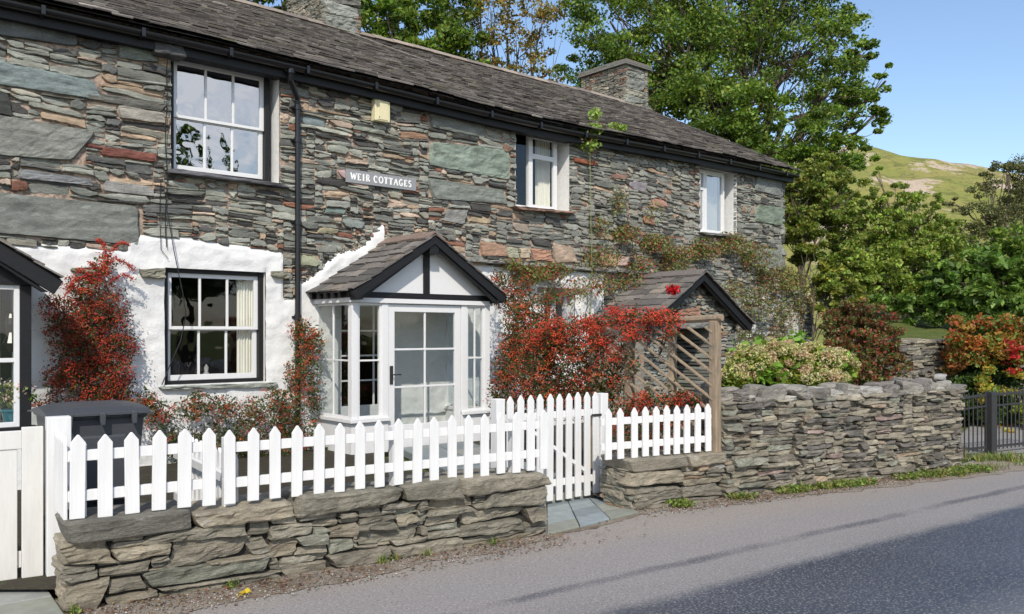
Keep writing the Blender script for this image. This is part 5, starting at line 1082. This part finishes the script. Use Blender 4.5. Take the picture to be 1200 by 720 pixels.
# arching sprays on its top, strung with berries
bc, lc, tb = Cloud(), Cloud(), MB()
for pts_ in ([(118, 330), (124, 300), (122, 286), (112, 280)], [(122, 320), (128, 297), (140, 285), (152, 287)], [(120, 315), (135, 303), (150, 310), (158, 318)], [(115, 335), (100, 325), (88, 328), (78, 340)], [(110, 330), (98, 318), (90, 316)], [(130, 330), (145, 322), (158, 328)], [(105, 345), (85, 335), (72, 352)], [(118, 330), (112, 312), (104, 308)]):
    P = [Vector(at(x, y, Zw(x, .3))) for x, y in pts_]; Q = []
    for a, b in zip(P[:-1], P[1:]): Q += [a.lerp(b, i/6) for i in range(6)]
    tb.tube(Q, .004, 4); q = np.array([tuple(p) for p in Q]); n = len(q)*14; pp = q.repeat(14, 0)+rng.normal(size=(n, 3))*.014
    bc.add(*BERRY, pp, .014*rng.uniform(.7, 1.2, n), rrot(n), cols(n, [(.55, .04, .02), (.48, .03, .015)], .2)); m_ = len(q)*3; lc.add(*LEAF, q.repeat(3, 0)+rng.normal(size=(m_, 3))*.02, .028*rng.uniform(.6, 1.2, m_), rrot(m_), cols(m_, PYG, .3))
B0 = (-4.0, 8.6, .05); tb.build('spray_stems', M['stem'], p1_, off=B0); bc.build('spray_berries', M['berry'], p1_, B0); lc.build('spray_leaves', M['leaf'], p1_, B0)
shrub_px('pyracantha_bush', 'low orange berried bush trained under the lower sash window and up beside the downpipe', 'bush',
    wb([(185, 485, 22, 20, 1.2), (172, 470, 14, 14, 1.5), (225, 478, 26, 16, .8), (262, 478, 26, 16, .8), (300, 485, 30, 22, .7), (335, 478, 26, 24, .8), (355, 440, 26, 32, .9), (362, 402, 22, 26, 1.3), (352, 384, 14, 12, 1.5), (340, 510, 40, 26, .6), (300, 530, 50, 22, .3), (230, 530, 50, 20, .3), (370, 530, 26, 20, .3), (270, 512, 50, 22, .5), (210, 515, 40, 18, .5), (368, 470, 10, 30, .6), (235, 462, 14, 6, .6), (320, 462, 14, 8, .6), (368, 395, 10, 10, 1)], .25), (-2.5, 9.9, .05),
    PYG+[(.10, .13, .04), (.08, .12, .03)], ORG, .042, .0160, 9500, 560, 12, depth=.17)
shrub_px('pyracantha_bush', 'broad mass of orange red berries between the white porch and the trellis', 'bush',
    [(592, 345, 18, 26, 12.2), (583, 325, 10, 10, 12.4), (605, 395, 24, 46, 11.2), (590, 440, 18, 40, 10.8), (628, 372, 32, 26, 11.2), (612, 340, 20, 18, 12.4, .6), (600, 480, 26, 18, 10.2, .5), (608, 360, 22, 18, 12, .5), (640, 350, 24, 10, 12, .5), (620, 420, 30, 30, 10.9, .9), (615, 452, 28, 36, 10.5, .9), (648, 462, 30, 32, 10.3, .9), (632, 400, 30, 26, 10.7, 1.1), (600, 415, 18, 40, 10.9, .9), (585, 470, 16, 30, 10.8, .5), (640, 395, 30, 20, 10.8, 1.2)]+tb_([(640, 430, 42, 50), (688, 430, 36, 44), (670, 470, 45, 25, .8), (715, 450, 24, 40, .9), (735, 425, 16, 22, .8), (690, 465, 34, 24, .9), (655, 395, 26, 24, 1.2)], .0), (.8, 10.8, .05), PYG+[(.08, .04, .02)], ORG, .045, .0165, 10000, 620, 13, depth=.32)
shrub_px('pyracantha_bush', 'bright scarlet berried branches lying along the top of the wooden trellis', 'bush',
    tb_([(655, 388, 28, 15, 1.6), (635, 400, 24, 14, 1.4), (690, 382, 34, 16, 1.7), (730, 372, 30, 13, 1.8), (765, 372, 26, 12, 1.8), (788, 376, 12, 9, 1.8), (705, 402, 28, 14, 1.2), (745, 392, 22, 10, 1.4), (722, 415, 14, 12, .9), (783, 392, 10, 8, 1), (670, 410, 26, 16, 1)]), (1.3, 9.6, .05), PYG, RED+[(.6, .06, .02), (.55, .05, .02)], .040, .0165, 7500, 1000, 14, depth=.2)
shrub_px('pyracantha_bush', 'low red berried growth over the short fence at the foot of the trellis', 'bush',
    tb_([(760, 465, 22, 12, 1.4), (790, 472, 22, 9, 1.5), (742, 478, 28, 18, 1.1), (803, 465, 14, 8, 1.4), (722, 492, 26, 18, .7), (780, 492, 34, 14, .7), (750, 510, 50, 20, .4), (816, 470, 8, 8, 1.2)], .12), (1.6, 8.9, .05), PYG, RED+ORG, .040, .0155, 7000, 1000, 12, depth=.14)

# ---- climbing rose on the front: thin canes, sparse leaves, hips
rose = thing('climbing_rose', 'sprawling climbing rose with red hips over the stone front above the slate porch', 'climbing rose', h2w(12.5, .2, 0)); B0 = h2w(12.5, .2, 0)
lc, bc, tb, gb_ = Cloud(), Cloud(), MB(), MB(); RG = [(.17, .23, .06), (.22, .28, .08), (.12, .15, .045), (.25, .19, .08), (.24, .11, .06)]
def wp(x, y, wd): return at(x, y, Zw(x, wd))
CAN = [[(690, 480), (692, 420), (694, 330), (692, 250), (692, 190), (690, 165)], [(690, 165), (700, 155), (718, 150), (732, 150)], [(690, 170), (684, 160), (676, 158)], [(694, 172), (700, 150), (698, 135)], [(735, 400), (720, 350), (700, 320), (690, 310)], [(685, 385), (690, 345), (715, 310), (760, 290), (800, 290)], [(780, 330), (810, 300), (850, 290), (880, 300)], [(745, 330), (740, 280), (733, 240), (724, 220)],
       [(870, 440), (880, 380), (885, 330), (870, 300)], [(925, 450), (915, 380), (905, 330), (915, 300)], [(880, 330), (910, 315), (940, 330), (955, 350)], [(640, 345), (665, 320), (690, 300), (720, 290)], [(600, 330), (630, 318), (655, 322)], [(700, 345), (735, 315), (760, 325)], [(900, 430), (905, 370), (895, 345)], [(815, 330), (835, 345), (850, 390)]]
for c in CAN:
    P = [Vector(wp(x, y, .18 if y < 335 else .3)) for x, y in c]; Q = []
    for a, b in zip(P[:-1], P[1:]): Q += [a.lerp(b, i/5)+Vector(rng.normal(size=3))*.008 for i in range(5)]
    Q.append(P[-1]); (gb_ if c[0][0] in (690, 694) and c[0][1] in (480, 165, 170, 172) else tb).tube(Q, [.008*(1-.5*i/len(Q)) for i in range(len(Q))], 5)
    q = np.array([tuple(p) for p in Q]); q = q if c[0] != (690, 480) else q[-3:]; m_ = len(q)*6; lc.add(*LEAF, q.repeat(6, 0)+rng.normal(size=(m_, 3))*.05, .05*rng.uniform(.6, 1.2, m_), rrot(m_), cols(m_, RG, .3))
for (x, y, rx, ry, n, hp) in ((618, 322, 28, 12, 420, .25), (640, 318, 30, 12, 380, .3), (700, 300, 30, 16, 160, .5), (692, 152, 16, 8, 190, 0), (722, 150, 14, 6, 130, 0), (698, 134, 9, 7, 70, 0), (690, 170, 16, 8, 90, 0), (726, 238, 12, 16, 130, .15), (733, 275, 20, 12, 210, .25), (765, 285, 26, 12, 300, .3), (790, 300, 30, 14, 360, .3), (822, 292, 30, 14, 400, .2), (855, 285, 30, 14, 330, .2), (880, 300, 34, 18, 420, .15), (900, 325, 36, 18, 430, .15), (925, 330, 24, 18, 320, .1), (890, 355, 30, 22, 330, .1), (925, 370, 20, 24, 200, .1), (945, 350, 14, 18, 150, .1), (870, 395, 18, 22, 150, .1), (905, 400, 26, 20, 170, .1), (665, 340, 30, 20, 110, 1.2), (700, 335, 34, 14, 140, .9), (752, 312, 24, 14, 130, .8), (600, 310, 16, 8, 90, .3), (815, 345, 16, 14, 120, .2), (845, 360, 14, 26, 130, .1), (790, 315, 26, 8, 90, .1), (735, 330, 26, 10, 90, .4), (860, 340, 18, 14, 110, .05), (820, 335, 18, 10, 110, .1), (840, 350, 14, 14, 120, .05), (885, 430, 24, 14, 120, 0), (765, 250, 16, 14, 60, .2), (705, 265, 14, 14, 60, .2)):
    n = int(n*(3.0 if y > 260 else 1.5))
    Z = Zw(x, .17 if y < 335 else .3)*(1 if not (800 < x < 850 and y > 335) else .93); P = gauss_ball(at(x, y, Z), (rx*Z/F, .10, ry*Z/F), n); lc.add(*LEAF, P, (.055 if y > 200 else .075)*rng.uniform(.5, 1.2, n), rrot(n), cols(n, RG if y > 200 else [(.22, .34, .06), (.28, .38, .08)], .3))
    k = int(n*hp*.22)
    if k: P = gauss_ball(at(x, y, Z-.08), (rx*Z/F, .1, ry*Z/F), k); bc.add(*BERRY, P, .024*rng.uniform(.6, 1.2, k), rrot(k), cols(k, [(.40, .02, .03), (.5, .03, .04), (.45, .10, .05)], .2))
    for i in range(max(2, n//70)):
        q = gauss_ball(at(x, y, Z), (rx*Z/F, .1, ry*Z/F), 2); twig_to(tb, q[0], q[1], .004, .002, 4, .15)
tb.build('canes', M['stem'], rose, off=B0); gb_.build('green_shoot', M['greenstem'], rose, off=B0); lc.build('foliage', M['leaf'], rose, B0); bc.build('berries', M['berry'], rose, B0)  # the berries mesh here is the rose's hips
fl = Cloud(); c = at(789, 340, 12.6); N = 110; P = gauss_ball(c, (.10, .09, .085), N); fl.add(*LEAF, P, .075*rng.uniform(.7, 1.1, N), rrot(N, .6), cols(N, [(.45, .008, .015), (.55, .015, .02)], .2)); fl.build('rose_bloom', M['petal'], rose, B0)

# ---- hydrangea behind the tall wall
hy = thing('hydrangea', 'hydrangea bush with faded cream pink flower heads behind the tall stone wall', 'hydrangea', (3.0, 9.9, .1)); B0 = (3.0, 9.9, .1); lc, pc, tb = Cloud(), Cloud(), MB()
HB = [(880, 430, 28, 26, 9.5), (915, 425, 32, 26, 9.7), (950, 425, 32, 24, 9.9), (980, 430, 24, 20, 10.1), (860, 445, 20, 18, 9.3), (930, 445, 60, 18, 9.6), (905, 410, 24, 14, 9.9)]
for (x, y, rx, ry, Z) in HB:
    k = Z/F; n = int(rx*ry*2.2); P = gauss_ball(at(x, y+3, Z), (rx*k, .32, ry*k), n); lc.add(*LEAF, P, .085*rng.uniform(.6, 1.2, n), rrot(n, .5), cols(n, [(.15, .22, .03), (.22, .28, .04), (.10, .16, .025), (.28, .30, .05)], .25))
    nh = int(rx*ry/30); d_ = rng.normal(size=(nh, 3)); d_ /= np.linalg.norm(d_, axis=1)[:, None]; d_[:, 2] = abs(d_[:, 2])*.9; d_[:, 1] = -abs(d_[:, 1]); H = np.array(tuple(at(x, y, Z)))+d_*np.array([rx*k, .33, ry*k])
    for h_ in H:
        m_ = 80; rr = rng.uniform(.042, .068); dd = rng.normal(size=(m_, 3)); dd /= np.linalg.norm(dd, axis=1)[:, None]; dd[:, 2] *= .75
        pal = [(.52, .38, .25), (.46, .42, .20), (.50, .46, .26), (.42, .44, .16), (.42, .28, .18)][int(rng.integers(0, 5))]
        pc.add(*LEAF, h_+dd*rr, .024*rng.uniform(.8, 1.3, m_), rrot(m_, .3), cols(m_, pal, .28, .12)); 
        if rng.random() < .3: twig_to(tb, Vector((at(x, y+20, Z))), h_, .006, .004, 4, .1)
for (x, y, Z) in ((935, 398, 10.2), (888, 405, 9.8), (868, 412, 9.6), (990, 425, 9.9), (905, 440, 9.2), (925, 400, 10.1)):
    n = 34; P = gauss_ball(at(x, y, Z), (.16, .1, .12), n); lc.add(*LEAF, P, .13*rng.uniform(.6, 1.1, n), rrot(n, .7), cols(n, [(.16, .30, .04), (.20, .34, .05)], .2))
tb.build('stems', M['stem'], hy, off=B0); lc.build('foliage', M['leaf'], hy, B0); pc.build('flower_heads', M['petal'], hy, B0)

# ---- weeds, grass tufts and fallen leaves along the foot of the walls
BLADE = ([(-.06, 0, 0), (.06, 0, 0), (.035, .12, .6), (0, .3, 1), ], [(0, 1, 2, 3)])
wd_ = Cloud(); gp0x = gp(1166, 538)
def tuft(p, n, h, sp, col):
    a = rng.uniform(0, 6.28, n); c_, s_ = np.cos(a), np.sin(a); rt = np.zeros((n, 3, 3)); rt[:, 0, 0] = c_; rt[:, 1, 0] = s_; rt[:, 0, 1] = -s_; rt[:, 1, 1] = c_; rt[:, 2, 2] = 1
    P = np.array(tuple(p))+np.c_[rng.normal(size=(n, 2))*sp, np.zeros(n)]; wd_.add(*BLADE, P, np.c_[np.full(n, h), np.full(n, h)*1.4, h*rng.uniform(.5, 1.2, n)], rt, cols(n, col, .3))
WG = [(.14, .22, .04), (.10, .16, .03), (.20, .24, .06), (.24, .20, .08)]
for i in range(210):
    L_ = (WR1-WR0).length; t = rng.uniform(.1, 1.03)*L_; dn_ = noise.noise(Vector((t*1.7, 3.1, 0)))+.25*(t/L_)
    if dn_ < .02: continue
    p = WR0+dR*t-nR*(rng.uniform(.0, .12)+.2*max(0, t-2.0)/2.5*rng.random()); p.z = .01
    if rng.random() < .25: tuft(p, 12, rng.uniform(.03, .09), .03, WG)
    else: n = 34; P = gauss_ball(p+Vector((0, 0, .025)), (.09, .08, .04), n); wd_.add(*LEAF, P, .04*rng.uniform(.4, 1.3, n), rrot(n, .6), cols(n, WG, .35))
for i in range(170):
    p = Vector((5.3+rng.random()*5.2, 0, .015)); p.y = 9.75+(p.x-5.4)*.5+rng.uniform(-.08, .45)*rng.random()
    if noise.noise(Vector((p.x*1.3, p.y*2, 0))) > -.12: tuft(p, 16, rng.uniform(.02, .08), .07, WG)
for i in range(40): p = Vector(gp0x)+Vector((rng.normal()*.22, rng.normal()*.12-.1, 0)); tuft(p, 16, rng.uniform(.05, .12), .05, WG)
for px, py, q in ((575/3+300, 0, .5), (0, 0, 0)):
    pass
for t in (.05, 1.9, 2.0, 2.25, 2.8, .9): p = WL0+dL*t-nL*.05; p.z = .01; tuft(p, 14, .06, .02, WG); n = 14; P = gauss_ball(p+Vector((0, 0, .02)), (.05, .04, .02), n); wd_.add(*LEAF, P, .03*rng.uniform(.6, 1.2, n), rrot(n, 1), cols(n, WG, .2))
o = wd_.build('weeds', M['leaf']); tag(o, None, None, None, 'stuff')
fl = Cloud(); PP = []
for i in range(1500):
    if rng.random() < .62: t = rng.uniform(.3, 5.2); p = WR0+dR*t-nR*abs(rng.normal()*.12+.1)
    elif rng.random() < .8: t = rng.uniform(0, 3.4); p = WL0+dL*t-nL*abs(rng.normal()*.13+.1)
    else: p = gp(rng.uniform(640, 760), rng.uniform(596, 640))
    PP.append((p.x, p.y, .018))
PP = np.array(PP); N = len(PP); rt = rrot(N, 4); fl.add(*LEAF, PP, .026*rng.uniform(.5, 1.5, N), rt, cols(N, [(.20, .09, .045), (.28, .13, .06), (.14, .07, .04), (.3, .2, .09), (.10, .06, .04)], .3))
Pm = np.c_[rng.uniform(7.6, 14, 900), np.zeros(900), np.full(900, .03)]; Pm[:, 1] = 14.5+(Pm[:, 0]-7.6)*.5+rng.uniform(-.7, .2, 900); fl.add(*LEAF, Pm, .09*rng.uniform(.5, 1.3, 900), rrot(900, 3), cols(900, [(.4, .16, .03), (.45, .28, .05), (.3, .1, .03), (.16, .2, .05)], .3))
tag(fl.build('fallen_leaves', M['leaf']), None, None, None, 'stuff')
# small pebbles in the grit verge
pb = Cloud(); PP = []
for i in range(2600):
    if rng.random() < .5: t = rng.uniform(.0, 5.2); p = WR0+dR*t-nR*rng.uniform(.02, .3)
    else: t = rng.uniform(-.2, 3.3); p = WL0+dL*t-nL*rng.uniform(.02, .40)
    PP.append((p.x, p.y, .010))
N = len(PP); pb.add(*BERRY, np.array(PP), .014*rng.uniform(.4, 1.4, N), rrot(N), cols(N, [(.3, .26, .22), (.22, .2, .18), (.36, .33, .29), (.2, .13, .09)], .2)); tag(pb.build('gravel', M['slate_wall']), None, None, None, 'stuff')
yl = Cloud(); yl.add(*LEAF, np.array([tuple(gp(287, 694, .02)), tuple(gp(283, 697, .025)), tuple(gp(290, 692, .03))]), np.array([.09, .07, .06]), rrot(3, 3), np.array([(.6, .42, .03), (.5, .36, .03), (.65, .5, .05)]))
o = yl.build('fallen_leaf', M['leaf']); tag(o, 'single bright yellow fallen leaf on the verge before the left stone wall', 'leaf')

# ---- pot of flowers and hanging ornament in the left porch window
c = h2w(fs(12, .8)+.03, .8, .67); fp = thing('flower_pot', 'teal pot of pale pink flowers on the window board of the left porch', 'plant', tuple(c)); mb = MB()
mb.tube([c, c+Vector((0, 0, .015)), c+Vector((0, 0, .12)), c+Vector((0, 0, .13)), c+Vector((0, 0, .15))], [.08, .085, .105, .115, .112], 20); M['teal'] = m_plain('teal_glaze', (.03, .12, .15), .25, 10, .1, 0); mb.build('pot', M['teal'], fp, off=c)
lc, pc = Cloud(), Cloud(); n = 420; P = gauss_ball(c+Vector((0, 0, .29)), (.22, .14, .16), n); lc.add(*LEAF, P, .05*rng.uniform(.6, 1.2, n), rrot(n, .4), cols(n, OAK, .3)); n = 170; P = gauss_ball(c+Vector((.02, -.04, .32)), (.22, .14, .16), n); pc.add(*LEAF, P, .04*rng.uniform(.6, 1.2, n), rrot(n, .4), cols(n, [(.7, .45, .42), (.75, .6, .55)], .15))
lc.build('foliage', M['leaf'], fp, c); pc.build('flowers', M['petal'], fp, c)
c = h2w(fs(13, .8), .80, 1.45); ho = thing('hanging_ornament', 'small black lantern shaped ornament hanging in the left porch window', 'ornament', tuple(c)); mb = MB(); mb.tube([c+Vector((0, 0, .5)), c+Vector((0, 0, .3)), c+Vector((0, 0, .28)), c+Vector((0, 0, .24)), c+Vector((0, 0, .18)), c+Vector((0, 0, .1)), c+Vector((0, 0, .0))], [.004, .005, .03, .045, .05, .035, .075], 12)
mb.build('lantern', M['black'], ho, off=c); mb = MB(); mb.tube([c+Vector((0, 0, 0)), c+Vector((.0, 0, -.09))], [.075, .01], 4); mb.build('finial', M['black'], ho, off=c)
# overhead cable
mb = MB(); a, b = at(1050, 298, 19), at(1215, 331, 17); mb.tube([a.lerp(b, i/16)+Vector((0, 0, -.12*math.sin(math.pi*i/16))) for i in range(17)], .014, 5); single(mb, 'overhead_cable', M['lead'], tuple(a), 'thin overhead cable crossing in front of the laurel at the right edge', 'cable')
# tree across the road, only its reflection shows
tree('broadleaf_tree', 'tree across the road seen only as a reflection in the upper left sash window', 'tree', (24, -5, 0), (24, -5, 8.5), .3, [((24, -5, 8.6), 1.6), ((26.5, -6, 7.4), 1.8), ((21.5, -5.5, 6.6), 1.7), ((29, -7, 8.4), 1.8), ((23.5, -5, 9.9), 1.0), ((19, -5, 5.8), 1.5), ((32, -8, 7.5), 2), ((27, -6, 9.4), 1.1), ((23, -6, 4.5), 2), ((28, -6, 5), 2.2)], DRK+OAK, .24, (18, 60), .36)
